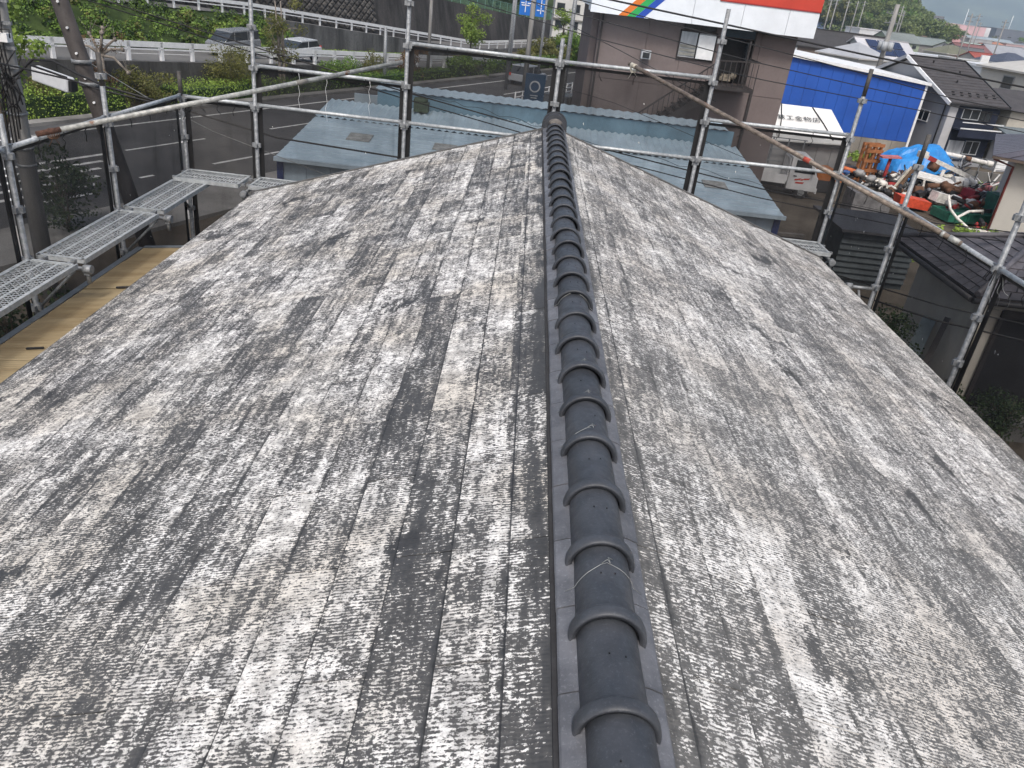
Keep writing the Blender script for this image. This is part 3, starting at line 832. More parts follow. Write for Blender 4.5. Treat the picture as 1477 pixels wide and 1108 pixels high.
# green mesh fence on the stone wall
gf = thing('wire_fence', 'green wire fence on top of the tall stone wall', 'fence', rp_(-51.6, 60, 0))
gm = surf('green_fence_paint', (.15, .27, .22), .6, .15, 4)
gs = sheet_mat('green_wire_mesh', .38, (.11, .21, .165))
t = 55
while t < 118:
    b = MB(RM); b.bar((-51.7, t, ztop3(t)), (-51.7, t, ztop3(t) + 1.3), .06, .06, (1, 0, 0)); b.build('post', gm, gf)
    b = MB(RM); e = t + 2; b.face([(-51.7, t, ztop3(t) + .05), (-51.7, e, ztop3(e) + .05), (-51.7, e, ztop3(e) + 1.25), (-51.7, t, ztop3(t) + 1.25)]); b.build('mesh_panel', gs, gf)
    t += 2
b = MB(RM)
for a, c in zip(range(55, 118, 3), range(58, 121, 3)): b.bar((-51.7, a, ztop3(a) + 1.27), (-51.7, c, ztop3(c) + 1.27), .05, .05)
b.build('top_rail', gm, gf)

# ---- foliage
def leaves(b, clumps, n, size, shell=.55, up=.3, seed=1):
    r_ = random.Random(seed)
    W = [c[1][0] * c[1][1] * c[1][2] for c in clumps] if not isinstance(clumps[0][1], (int, float)) else [c[1] ** 3 for c in clumps]
    for _ in range(n):
        c, rad = r_.choices(clumps, W)[0]
        rad = (rad, rad, rad) if isinstance(rad, (int, float)) else rad
        while True:
            v = Vector((r_.gauss(0, 1), r_.gauss(0, 1), r_.gauss(0, 1)))
            if v.length > .01: break
        v.normalize(); k = shell + (1 - shell) * r_.random() ** .6
        if r_.random() < .12: k *= 1.14
        p = Vector(c) + Vector((v.x * rad[0], v.y * rad[1], v.z * rad[2])) * k
        nrm = (v + Vector((r_.uniform(-1, 1), r_.uniform(-1, 1), r_.uniform(-1, 1) + up))).normalized()
        a = nrm.orthogonal().normalized(); a.rotate(Matrix.Rotation(r_.uniform(0, 6.28), 3, nrm)); c2 = nrm.cross(a)
        s = size * r_.uniform(.55, 1.35); w = s * r_.uniform(.45, .8)
        b.face([p - a * s * .5, p + c2 * w * .5, p + a * s * .5, p - c2 * w * .5])
def blobs(c, R_, n, r0, r1, seed, flat=.75):
    """clump centres spread through an uneven crown"""
    r_ = random.Random(seed); out = []
    for k in range(n):
        v = Vector((r_.gauss(0, 1), r_.gauss(0, 1), r_.gauss(0, 1))).normalized() * r_.random() ** .45
        rr = r_.uniform(r0, r1)
        out.append((Vector(c) + Vector((v.x * R_[0], v.y * R_[1], v.z * R_[2])), (rr, rr, rr * flat)))
    return out
M['bark'] = surf('bark', (.10, .08, .06), .95, .35, 6, bump=.5, bsc=30)
M['greybark'] = surf('pale_grey_bark', (.20, .175, .15), .95, .35, 6, bump=.5, bsc=30)
LM = {'fresh': leafmat('fresh_leaves', (.09, .15, .022), (.23, .32, .065)), 'mid': leafmat('green_leaves', (.055, .115, .018), (.15, .24, .042)),
      'dark': leafmat('dark_leaves', (.014, .032, .012), (.045, .07, .025)), 'red': leafmat('reddish_leaves', (.09, .045, .025), (.17, .11, .05)),
      'olive': leafmat('olive_leaves', (.065, .072, .02), (.165, .165, .045)), 'lime': leafmat('lime_hedge_leaves', (.11, .19, .025), (.27, .38, .07)),
      'pine': leafmat('far_tree_leaves', (.06, .095, .03), (.18, .225, .07)), 'bamboo': leafmat('pale_far_leaves', (.09, .12, .035), (.19, .23, .075))}
def tree(name, label, base, h, crown, nb, r0, r1, nl, size, leaf, seed, trunk=.10, bark='bark', cat='tree', group=None, stems=1, shell=.45, z0=.35, up=.3):
    root = thing(name, label, cat, base, group); base = Vector(base); r_ = random.Random(seed)
    cc = base + Vector((0, 0, h * (z0 + 1) / 2 if False else h - crown[2]))
    cl = blobs(cc, (crown[0], crown[1], crown[2] * .85), nb, r0, r1, seed)
    b = MB()
    for s_ in range(stems):
        o = Vector((r_.uniform(-.1, .1), r_.uniform(-.1, .1), 0)) * (stems > 1)
        top = cc + Vector((r_.uniform(-.2, .2) * crown[0], r_.uniform(-.2, .2) * crown[1], crown[2] * .55))
        m_ = (base + o).lerp(top, .5) + Vector((r_.uniform(-.1, .1), r_.uniform(-.1, .1), 0)) * h * .12
        b.tube([base + o, (base + o).lerp(m_, .5), m_, m_.lerp(top, .5), top], trunk, 7, r2=trunk * .25)
        for (c, rr) in r_.sample(cl, min(len(cl), 9)):
            s0 = (base + o).lerp(top, r_.uniform(.3, .8)); b.tube([s0, s0.lerp(c, .5) + Vector((0, 0, h * .02)), c], trunk * .35, 5, r2=trunk * .08)
    b.build('trunk', M[bark], root)
    b = MB(); leaves(b, cl, nl, size, shell, up, seed); b.build('crown', LM[leaf], root)
    return root
def bush(label, base, crown, leaf, nl, size, seed, nb=14, name='shrub', group=None):
    return tree(name, label, base, crown[2] * 2, crown, nb, min(crown) * .35, min(crown) * .6, nl, size, leaf, seed, .03, cat='shrub', group=group, stems=4)
bush('dark green pine-like shrub between the leaning pole and the bare pruned tree', rp_(-34.4, 22.6), (1.1, 1.1, .85), 'olive', 2600, .11, 101)
bush('wide reddish green shrub right of the bare pruned tree', rp_(-34.2, 27.6), (1.7, 1.3, 1.0), 'olive', 4200, .10, 102, 22)
bush('small red leaved shrub tucked against the bare pruned tree', rp_(-34.6, 25.6), (.7, .6, 1.05), 'red', 1300, .09, 103)
bush('round brownish green shrub in front of the van', rp_(-34.4, 33.6), (1.25, 1.25, 1.5), 'olive', 6500, .09, 104, 30)
bush('grey green low bush along the ramp railing right of the slim tree', rp_(-34.2, 43.0), (1.9, 1.0, 1.0), 'mid', 3400, .10, 105, 20)
bush('reddish bush by the grey lamp post left of the tall black dust sheet', rp_(-34.6, 46.9), (.9, .9, 1.3), 'olive', 2400, .10, 106)
bush('bronze leaved bush just left of the tallest left scaffold post', rp_(-34.4, 51.6), (1.2, 1.0, 1.35), 'red', 2600, .12, 107)
bush('dark bush seen through the tall black dust sheet under the small green tree', rp_(-34.0, 58.5), (2.4, 1.6, .9), 'mid', 3400, .16, 108, 20)
bush('yellowish rounded bush left of the twin grey poles', rp_(-34.4, 70.5), (1.2, 1.1, 1.0), 'olive', 1800, .17, 109)
bush('yellowish rounded bush right of the twin grey poles', rp_(-34.4, 77), (1.6, 1.4, 1.1), 'olive', 2000, .18, 110)
bush('dark bush behind the left walkway, seen through the grey dust sheet', (-8.3, 11.2, 0), (.9, .9, 1.6), 'dark', 3200, .09, 111, 22)
bush('tall dark bush by the roadside left of the striped crossing', (-12.6, 20.6, 0), (.75, .75, 1.2), 'dark', 2600, .11, 115, 22)
bush('low shrub under the far left walkway corner', (-5.6, 11.8, 0), (1.1, .8, .9), 'olive', 2200, .07, 112)
bush('brownish weed clump seen behind the far left corner sheet', (-7.2, 14.6, 0), (.9, .8, .7), 'olive', 1600, .07, 113)
tree('street_tree', 'slim street tree with sparse fresh leaves right of the van', rp_(-34.3, 37.4), 6.0, (1.3, 1.3, 2.3), 16, .35, .6, 2000, .12, 'olive', 201, .11, 'greybark', stems=2, shell=.2)
tree('street_tree', 'young street tree with bright leaves over the tall black dust sheet', rp_(-34.3, 59.6), 6.0, (1.2, 1.2, 2.3), 18, .4, .7, 2600, .16, 'fresh', 202, .10, 'bark', shell=.2)
tree('street_tree', 'thin street tree with fresh leaves right of the blue sign', rp_(-34.3, 78), 6.2, (1.0, 1.0, 2.2), 14, .35, .6, 1500, .18, 'fresh', 203, .09, 'bark', shell=.2)
tree('leafy_tree', 'fresh yellow-green tree leaning in behind the near utility pole', (-14.4, 21.5, 0), 6.4, (1.1, 1.1, 1.6), 20, .35, .6, 2600, .15, 'fresh', 204, .10)
# bare pruned tree with knuckled branch ends
bt = thing('pruned_tree', 'bare pruned tree with knobbly branch stubs behind the second left scaffold post', 'tree', rp_(-34.4, 25.5))
b = MB(); o = rp_(-34.4, 25.5); tp = o + Vector((.05, 0, 2.7))
b.tube([o, o + Vector((-.06, 0, .9)), o + Vector((.05, .05, 1.8)), tp], .16, 8, r2=.11); b.build('trunk', M['greybark'], bt)
r_ = random.Random(5)
for k, (dx, dy, dz) in enumerate([(-.5, .2, .55), (.7, .1, .45), (.35, -.3, .7), (-.8, -.2, .1), (1.0, .1, .05), (.1, .3, .85), (1.3, -.2, -.9)]):
    b = MB(); e = tp + Vector((dx, dy, dz)); b.tube([tp - Vector((0, 0, .3)), tp + Vector((dx * .5, dy * .5, dz * .35)), e], .07, 6, r2=.05); b.ball(e, .10, 7, 5, .25)
    for q in range(4): 
        d = Vector((r_.uniform(-.4, .4), r_.uniform(-.4, .4), r_.uniform(.1, .7))); b.tube([e, e + d * .6, e + d], .012, 4, r2=.004)
    b.build('branch', M['greybark'], bt)
b = MB(); leaves(b, [(tp + Vector((r_.uniform(-1, 1.2), r_.uniform(-.4, .4), r_.uniform(-.2, .7))), .25) for _ in range(7)], 260, .09, .2, .3, 77); b.build('leaf_tufts', LM['red'], bt)

# clipped lime-green hedge along the far kerb
def hedge(label, n0, n1, t0, t1, h, seed, leaf='lime', per=900, size=.085):
    root = thing('hedge', label, 'hedge', rp_((n0 + n1) / 2, t0)); r_ = random.Random(seed)
    b = MB(RM); b.box(n0 + .15, n1 - .15, t0 + .1, t1 - .1, 0, h * .72); b.build('hedge_core', LM['dark'], root)
    cl = []; t = t0
    while t < t1:
        for n in (n0 + .2, (n0 + n1) / 2, n1 - .2): 
            for z in (.3, .75): cl.append((rp_(n + r_.uniform(-.1, .1), t + r_.uniform(-.15, .15), h * z * r_.uniform(.85, 1.12)), (.34, .36, h * .36)))
        t += .45
    b = MB(); leaves(b, cl, int(per * (t1 - t0)), size, .5, .5, seed); b.build('foliage', LM[leaf], root)
hedge('bright lime green hedge left of the leaning pole along the far kerb', -35.1, -33.4, 14.5, 26.0, 1.25, 301, 'lime', 1300)
hedge('bright lime green hedge below the brownish shrub and the van', -35.1, -33.4, 29.0, 36.5, 1.0, 302, 'lime', 1300)
hedge('mid green hedge seen low behind the far left dust sheets', -34.9, -33.6, 36.8, 56, .8, 303, 'mid', 500, .10)
hedge('long dark hedge beyond the road behind the tall black dust sheets', -35.0, -33.6, 57, 100, 1.1, 304, 'mid', 260, .17)
# green bank between the two ramp roads: soil sheet with dense plants on it
b = MB(RM)
for a, c in zip(range(-10, 47, 3), range(-7, 50, 3)):
    for k in range(4):
        f0, f1 = k / 4, (k + 1) / 4
        def zz(f, t): return zr1(t) + (zr2(t) - zr1(t)) * f ** .8
        b.face([(-41.6 - 2.4 * f0, a, zz(f0, a)), (-41.6 - 2.4 * f0, c, zz(f0, c)), (-41.6 - 2.4 * f1, c, zz(f1, c)), (-41.6 - 2.4 * f1, a, zz(f1, a))])
struct(b.build('bank', M['grassbase']))
r_ = random.Random(9)
cl = []
for k in range(360):
    t = r_.uniform(8, 48); f = r_.random(); cl.append((rp_(-41.5 - 2.6 * f, t, zr1(t) + (zr2(t) - zr1(t)) * f ** .8 + .1), (r_.uniform(.25, .6), r_.uniform(.25, .6), r_.uniform(.2, .45))))
b = MB(); leaves(b, cl, 26000, .15, .4, .6, 91); o = b.build('bank_plants', LM['mid']); o['kind'] = 'stuff'
b = MB(); leaves(b, r_.sample(cl, 120), 9000, .16, .7, .6, 92); o = b.build('bank_fresh_growth', LM['fresh']); o['kind'] = 'stuff'
b = MB(); leaves(b, r_.sample(cl, 70), 3500, .22, .8, .8, 191); o = b.build('bank_dark_growth', LM['dark']); o['kind'] = 'stuff'
b = MB(); leaves(b, r_.sample(cl, 40), 2600, .2, .75, .8, 192); o = b.build('bank_dry_growth', LM['olive']); o['kind'] = 'stuff'
b = MB(); leaves(b, [(rp_(-42.6, t, zr1(t) + .15), (.4, .4, .2)) for t in [46 + k * .5 for k in range(36)]], 4200, .14, .3, .7, 93); o = b.build('verge_grass', LM['lime']); o['kind'] = 'stuff'
# upper slope above the stone wall
b = MB(RM)
for a, c in zip(ts[:-1], ts[1:]):
    b.face([(-51.5, a, ztop3(a)), (-51.5, c, ztop3(c)), (-75, c, ztop3(c) + 5), (-75, a, ztop3(a) + 5)])
struct(b.build('hillside', M['grassbase']))
cl = []
for k in range(150):
    t = r_.uniform(50, 130); n = r_.uniform(-54, -70); cl.append((rp_(n, t, ztop3(t) + (-51.5 - n) * .2 + r_.uniform(.5, 4)), (r_.uniform(1, 2.2), r_.uniform(1, 2.2), r_.uniform(1, 2))))
b = MB(); leaves(b, cl, 20000, .5, .5, .4, 94); o = b.build('dark_woods', LM['dark']); o['kind'] = 'stuff'

# ---- poles and cables on the left
M['poleconc'] = surf('weathered_pole_concrete', (.25, .245, .235), .85, .25, 3, bump=.2, bsc=40, streak=True)
up = thing('utility_pole', 'near concrete utility pole wrapped in cables at the left photo edge', 'utility pole', (-10.75, 16.4, 0))
b = MB(); b.tube([(-10.75, 16.4, 0), (-10.75, 16.4, 9.5)], .19, 14, r2=.14); b.build('pole_shaft', M['poleconc'], up)
for z in (3.35, 4.05, 3.0):
    b = MB(); b.tube([(-10.75, 16.4, z), (-10.75, 16.4, z + .05)], .195, 14); b.build('pole_band', M['galv'], up)
b = MB(); b.cbox((-10.62, 16.2, 5.55), (.22, .16, .16)); b.build('terminal_box', M['white_paint'], up)
for k, z in enumerate((5.0, 5.35, 5.8, 6.2)):
    b = MB(); b.bar((-11.3, 16.25, z), (-10.45, 16.25, z + .01), .06, .06); b.build('cross_arm', M['galv'], up)
b = MB(); r_ = random.Random(44)
for k in range(9):
    a0 = r_.uniform(4.4, 5.6); pts = []
    for i in range(9):
        f = i / 8; pts.append((-10.95 + .5 * f + .08 * math.sin(i * 1.7 + k), 16.15 - .05 * math.sin(k), a0 + .3 * math.sin(i * .8 + k * 1.3)))
    b.tube(pts, .014, 5)
for k in range(5):
    x = -10.9 + k * .07; b.tube([(x, 16.2, 3.0 + .2 * k), (x + .03, 16.19, 4.4), (x - .02, 16.17, 5.4), (x + .05, 16.2, 6.6)], .014, 5)
b.build('cable_loops', M['black'], up)
lp = thing('leaning_pole', 'dark steel prop pole with bolt heads leaning at the upper left', 'pole', (-8.92, 18.0, 0))
d0, d1 = Vector((-8.92, 18, 0)), Vector((-10.85, 18, 8.0))
b = MB(); b.tube([d0, d1], .19, 14, r2=.17); b.build('pole_shaft', surf('dark_brown_pole', (.05, .043, .04), .7, .25, 4, bump=.2), lp)
for k in range(9):
    p = d0.lerp(d1, .40 + k * .062); b = MB(); b.tube([p + Vector((.05, -.16, 0)), p + Vector((.06, -.21, 0))], .026, 8); b.build('bolt', M['white_paint'], lp)
b = MB(); 
for z in (5.0, 4.55): p = d0.lerp(d1, z / 8); b.tube([p + Vector((0, 0, -.03)), p + Vector((0, 0, .05))], .21, 14); b.bar(p + Vector((0, -.2, 0)), p + Vector((.45, -.35, .1)), .03, .03)
b.build('pole_band', M['galv'], lp)
cb = thing('cable_closure', 'pale grey box-shaped cable closure hanging from the cables by the left pole', 'cable box', (-9.7, 15.8, 4.86))
b = MB(); b.bar((-10.0, 16.0, 4.99), (-9.17, 15.75, 4.87), .20, .28)
o = b.build('casing', surf('pale_grey_plastic', (.50, .52, .54), .45, .08, 3), cb)
bv = o.modifiers.new('bevel', 'BEVEL'); bv.width = .035; bv.segments = 3
b = MB(); b.bar((-9.165, 15.7487, 4.8693), (-9.10, 15.73, 4.86), .16, .2); b.build('end_plug', M['black'], cb)
b = MB(); b.bar((-10.03, 15.92, 5.14), (-9.2, 15.68, 5.02), .03, .03); b.build('clip_bar', M['black'], cb)
def cable(label, pts, r=.012, sag=0.0, mat='black', name='cable', group=None):
    pts = [Vector(p) for p in pts]
    if sag and len(pts) == 2:
        pts = [pts[0].lerp(pts[1], i / 14) - Vector((0, 0, sag * 4 * (i / 14) * (1 - i / 14))) for i in range(15)]
    b = MB(); b.tube(pts, r, 5); o = b.build(name, M[mat]); tag(o, label, 'cable', group); return o
cable('thick black cable looping from the near pole past the grey cable box', [(-10.7, 16.25, 4.75), (-10.4, 16.2, 4.95), (-10.05, 16.1, 5.22), (-9.6, 16.0, 5.25), (-9.1, 15.9, 5.08), (-8.4, 15.6, 4.95), (-7.3, 15.3, 4.85)], .024)
cable('black cable running beside the cable box down into the left dust sheets', [(-10.9, 16.0, 5.12), (-8.77, 15.0, 5.11), (-8.27, 15.0, 5.0), (-6.61, 15.0, 4.80), (-4.94, 15.0, 4.50), (-2.62, 15.0, 4.40), (0.5, 15.0, 3.9), (4.5, 15, 3.4)], .018)
cable('thin steel stay wire dropping from the leaning pole to the right', [(-9.9, 17.8, 5.05), (-8.1, 16.5, 4.7), (-6.4, 15.6, 4.35), (-4.0, 15, 3.9)], .007, mat='wire')
A_ = [(-13.0, 17, 7.1), (-8.95, 17.0, 6.37), (-5.49, 17.0, 5.75), (-2.74, 17.0, 5.30), (-0.43, 17.0, 4.95), (1.79, 17.0, 4.60), (5.0, 17.0, 4.20), (9, 17, 3.9), (14, 17, 3.9)]
cable('long black cable sloping from upper left across the blue shed roof', A_, .014)
cable('second black cable just under the long one from upper left', [(p[0], p[1] + .12, p[2] - .10 - .02 * i) for i, p in enumerate(A_)], .012)
sp = []
for i in range(170):
    f = i / 169 * 7.2; k = int(f); q = Vector(A_[k]).lerp(Vector(A_[k + 1]), f - k); sp.append(q + Vector((0, -.02, .035 + .07 * abs(math.sin(i * .42)) * (1 if i % 40 < 26 else .2))))
cable('thin wavy wire looping along the long black cable over the shed', sp, .005)
for lab, pts, r in (('uppermost thick grey cable crossing the white sign band and the blue shed wall', [(-6, 24, 8.0), (1.32, 24.0, 7.43), (5.0, 24.0, 7.14), (6.11, 24.0, 7.05), (9.43, 24.0, 6.78), (13.89, 24.0, 6.47), (22, 24, 6.1)], .026),
                    ('second black cable crossing the brown building above its open door', [(-6, 24, 8.2), (0.85, 24.0, 7.30), (3.79, 24.0, 6.95), (6.21, 24.0, 6.68), (9.22, 24.0, 6.32), (11.97, 24.0, 5.95), (22, 24, 5.2)], .013),
                    ('third black cable crossing the brown building through its white window', [(-6, 24, 7.9), (0.21, 24.0, 7.02), (4.94, 24.0, 6.41), (6.32, 24.0, 6.25), (9.25, 24.0, 5.98), (11.77, 24.0, 5.77), (22, 24, 5.0)], .013),
                    ('lowest of the four black cables over the brown building', [(-8, 24, 8.1), (-2.23, 24.0, 6.96), (1.49, 24.0, 6.38), (4.91, 24.0, 5.98), (6.43, 24.0, 5.83), (9.4, 24.0, 5.64), (11.24, 24.0, 5.52), (14.4, 24.0, 5.27), (22, 24, 4.8)], .013)):
    cable(lab, pts, r)
cable('drop wire from the twin grey poles down towards the ridge end', [(-1.0, 40, 6.9), (1.1, 26, 6.45), (2.2, 24, 6.15), (5, 23, 5.2)], .010)
cable('thin grey line drooping over the outside stairs', [(0.6, 24, 5.0), (2.3, 24, 4.72), (3.9, 24, 4.3), (6.5, 24, 3.6)], .008)
cable('faint wire pair sagging across the green fence', [(-30, 62, 8.2), (-14, 62, 6.7), (-6, 62, 6.4), (2, 62, 6.9)], .02)
cable('pair of slack lines crossing the neighbour gable on the right', [(4.5, 13.5, 3.75), (7.0, 12.2, 3.62), (9.5, 11.0, 3.7), (13, 9.5, 4.0)], .012)
cable('lower slack line crossing the neighbour gable on the right', [(4.5, 13.5, 3.55), (7.0, 12.2, 3.36), (9.5, 11.0, 3.42), (13, 9.5, 3.7)], .016)
def pole(label, x, y, h, r, mat='poleconc', arms=(), name='utility_pole', cat='utility pole', group=None, steps=False):
    z0 = gz(x, y)
    root = thing(name, label, cat, (x, y, z0), group)
    b = MB(); b.tube([(x, y, z0), (x, y, h)], r, 10, r2=r * .8); b.build('pole_shaft', M[mat], root)
    for (z, L, an) in arms:
        b = MB(); dx, dy = math.cos(an) * L / 2, math.sin(an) * L / 2; b.bar((x - dx, y - dy, z), (x + dx, y + dy, z), .09, .09)
        for f in (-.85, -.4, .4, .85): b.tube([(x + dx * f, y + dy * f, z + .04), (x + dx * f, y + dy * f, z + .22)], .05, 6)
        b.build('cross_arm', M['galv'], root)
    return root
pole('slim light grey pole left of the blue road sign', -1.9, 62, 9.5, .13, 'galv', name='lamp_post', cat='lamp post')
pole('thick concrete pole in front of the blue road sign', -0.5, 60, 10, .20)
pole('thin grey pole right of the blue road sign', .42, 62, 9, .11, 'galv', name='sign_post', cat='post')
pole('thin grey pole standing on the upper road before the stone wall', -8.1, 64, 9, .14)
pole('slender steel post rising directly behind the ridge end', 1.75, 46, 9.5, .13, 'galv', name='lamp_post', cat='lamp post')
pole('short grey lamp post left of the tallest left scaffold post', rp_(-34.0, 47.3).x, rp_(-34, 47.3).y, 3.65, .13, 'galv', name='lamp_post', cat='lamp post')
pole('tree-like brown pole beside the left wall of the brown building', 2.6, 40.5, 10, .24, 'bark')
# ------------------------------------------------------------------ buildings beyond the scaffolding
def window(root, Mx, x0, x1, z0, z1, y, frame='white_paint', pane='glass', mull=1, t=.05, d=.06, name='window', curtain=None):
    """window in the wall plane y (local), facing -y; frame is a part, each pane a sub-part"""
    b = MB(Mx)
    b.box(x0, x1, y - d, y - .003, z1 - t, z1); b.box(x0, x1, y - d - .02, y - .003, z0, z0 + t)
    b.box(x0, x0 + t, y - d, y - .003, z0 + t, z1 - t); b.box(x1 - t, x1, y - d, y - .003, z0 + t, z1 - t)
    n = mull + 1; w = (x1 - x0 - 2 * t) / n
    for k in range(1, n): b.box(x0 + t + w * k - t / 2, x0 + t + w * k + t / 2, y - d + .004, y - .003, z0 + t, z1 - t)
    f = b.build(name, M[frame], root)
    for k in range(n):
        p = MB(Mx); p.box(x0 + t + w * k + (t / 2 if k else 0) + .002, x0 + t + w * (k + 1) - (t / 2 if k < n - 1 else 0) - .002, y - d + .022, y - .006, z0 + t + .002, z1 - t - .002)
        p.build('pane', M[curtain] if curtain and k == 0 else M[pane], f)
    return f

# ---- light blue shed
M['shedroof'] = surf('pale_blue_sheet_roof', (.39, .51, .59), .45, .12, .9, (.48, .60, .67), spec=.5, streak=False)
M['fascia'] = surf('blue_grey_fascia', (.16, .27, .345), .5, .14, 1.2)
M['shedwall'] = surf('grey_blue_sheet_wall', (.34, .42, .48), .5, .12, 1.5)
M['navytrim'] = surf('navy_trim', (.02, .035, .12), .5, .15, 4)
M['skylight'] = surf('stained_fibre_skylight', (.30, .31, .30), .7, .35, 6, bump=.2)
shed = thing('blue_shed', 'long low shed with pale blue ribbed metal roof beyond the far roof edge', 'shed', (0, 23, 0))
SX0, SX1 = -6.5, 6.65
def zroof(y): return 3.0 + (y - 20) * .092
def ribbed(x0, x1, y0, y1, per, h, prof='wave'):
    b = MB(); n = max(2, int(round((x1 - x0) / per * 4))); vs = []
    for i in range(n + 1):
        x = x0 + (x1 - x0) * i / n; d = h * (1, .5, 0, .5)[i % 4] if prof == 'wave' else h * (1 if i % 4 in (0, 1) else 0)
        vs += [(x, y0, zroof(y0) + d), (x, y1, zroof(y1) + d)]
    b.faces(vs, [(2 * i, 2 * i + 2, 2 * i + 3, 2 * i + 1) for i in range(n)]); return b
k = 0; x = SX0
while x < SX1 - .05:
    e = min(x + 2.19, SX1)
    o = ribbed(x, e, 23.85, 25.98, .22, .055).build('ribbed_sheet', M['shedroof'], shed)
    x = e
y = 19.86; k = 0
while y < 23.8:
    e = min(y + .40, 23.86); x = SX0
    for x0, x1 in ((SX0, -2.55), (-2.55, 2.0), (2.0, SX1)):
        b = MB(); b.hexa([(x0 + .004, y - .02, zroof(y) - .02), (x1 - .004, y - .02, zroof(y) - .02), (x1 - .004, e, zroof(e) - .03), (x0 + .004, e, zroof(e) - .03),
                          (x0 + .004, y - .02, zroof(y) + .022), (x1 - .004, y - .02, zroof(y) + .022), (x1 - .004, e, zroof(e) + .004), (x0 + .004, e, zroof(e) + .004)])
        b.build('roof_sheet', M['shedroof'], shed)
    y = e
for (x0, x1, y0, y1) in ((-5.15, -4.5, 21.86, 22.55), (-2.75, -2.1, 21.9, 22.5), (4.85, 5.5, 21.42, 22.0)):
    b = MB(); b.hexa([(x0, y0, zroof(y0) + .03), (x1, y0, zroof(y0) + .03), (x1, y1, zroof(y1) + .03), (x0, y1, zroof(y1) + .03), (x0, y0, zroof(y0) + .05), (x1, y0, zroof(y0) + .05), (x1, y1, zroof(y1) + .05), (x0, y1, zroof(y1) + .05)])
    b.build('skylight', M['skylight'], shed)
b = MB(); b.box(SX0 + 1.45, SX1 - .15, 26.0, 26.12, zroof(26) - .1, 4.02); b.build('fascia', M['fascia'], shed)
n = 150; vs = []
b = MB()
for i in range(n + 1):
    x = SX0 + 1.4 + (SX1 - SX0 - 1.75) * i / n; d = .035 * (1, .5, 0, .5)[i % 4]
    vs += [(x, 25.93, 4.04 + d), (x, 27.0, 4.11 + d), (x, 30 - .35, 3.5 + d)]
b.faces(vs, [q for i in range(n) for q in ((3 * i, 3 * i + 3, 3 * i + 4, 3 * i + 1), (3 * i + 1, 3 * i + 4, 3 * i + 5, 3 * i + 2))])
b.build('upper_roof', M['shedroof'], shed)
b = MB(); b.faces([(SX0 + .1, 20, 0), (SX0 + .1, 29, 0), (SX0 + .1, 29, 3.1), (SX0 + .1, 26, zroof(26) - .05), (SX0 + .1, 20, zroof(20) - .05)], [(0, 1, 2, 3, 4)])
b.faces([(SX1 - .1, 20, 0), (SX1 - .1, 29, 0), (SX1 - .1, 29, 3.1), (SX1 - .1, 26, zroof(26) - .05), (SX1 - .1, 20, zroof(20) - .05)], [(4, 3, 2, 1, 0)])
b.box(SX0 + .1, SX1 - .1, 28.9, 29, 0, 3.4); b.build('side_wall', M['shedwall'], shed)
x = SX0 + .12
while x < SX1 - .2:
    e = min(x + .62, SX1 - .12); b = MB(); b.box(x + .006, e - .006, 20.02, 20.10, 0, 2.93); b.build('wall_sheet', M['shedwall'], shed); x = e
b = MB(); b.box(SX0 + .1, SX1 - .1, 20.11, 20.16, 0, 2.93); b.build('wall_backing', M['darkconc'], shed)
for x in (SX0, SX1 - .16):
    b = MB(); b.box(x, x + .16, 19.96, 20.14, 0, 2.95); b.build('corner_trim', M['navytrim'], shed)
b = MB(); b.box(SX0 - .02, SX1 + .05, 19.76, 19.84, 2.90, 3.0); b.build('gutter', M['shedwall'], shed)
b = MB(); b.cbox((-3.57, 25.6, 3.72), (.45, .4, .28)); b.ball((-3.6, 25.6, 3.9), .2, 7, 4, .3, (1.2, 1, .5))
tag(b.build('roof_crate', surf('mossy_green_cover', (.05, .075, .045), .8, .3, 8)), 'small dark green covered lump on the blue shed roof', 'cover')

# ---- brown two storey building with white and red sign band
M['brownwall'] = surf('brown_render', (.155, .127, .122), .85, .08, 1.2, bump=.15, bsc=50)
M['browndark'] = surf('dark_brown_trim', (.03, .026, .026), .6, .2, 4)
M['signwhite'] = surf('sign_white', (.70, .74, .78), .4, .05, 1.5)
M['signred'] = surf('sign_red', (.50, .055, .035), .4, .08, 1.5)
brb = thing('brown_building', 'two storey brown rendered building with a white and red sign band on top', 'building', (5.5, 30, 0))
b = MB(); b.box(2.0, 9.0, 30.03, 41, 0, 7.05); b.build('wall', M['brownwall'], brb)
fx = [2.0, 3.72, 5.0, 6.2, 7.75, 8.99]       # render panels with vertical joints
for x0, x1 in zip(fx[:-1], fx[1:]):
    for z0, z1 in ((0, 2.4), (2.41, 4.78), (4.79, 7.0)):
        if x0 == 6.2 and z0 > 4: continue
        b = MB(); b.box(x0 + .008, x1 - .008, 30.0, 30.028, z0 + .006, z1); b.build('wall_panel', M['brownwall'], brb)
b = MB(); b.box(2.03, 2.10, 29.90, 29.97, 0, 6.9); b.build('downpipe', M['browndark'], brb)
b = MB(); b.box(1.75, 1.99, 30.6, 31.3, 0, 6.9); b.build('side_pilaster', M['brownwall'], brb)
for x0, x1, k in ((1.55, 3.35, 0), (3.35, 5.05, 1), (5.05, 6.75, 2), (6.75, 8.3, 3), (8.3, 9.33, 4)):
    b = MB(); b.box(x0 + .006, x1 - .006, 29.35, 29.47, 6.90, 7.70); b.build('sign_panel', M['signwhite'], brb)
b = MB(); b.box(1.56, 9.32, 29.48, 30.6, 6.93, 9.2); b.box(1.56, 9.32, 30.6, 41.2, 7.06, 9.2); b.build('parapet', M['signwhite'], brb)
b = MB(); b.box(5.88, 9.34, 29.33, 29.47, 7.705, 9.2); b.build('red_sign_panel', M['signred'], brb)
b = MB(); b.box(1.55, 5.87, 29.35, 29.47, 7.705, 9.2); b.build('sign_panel', M['signwhite'], brb)
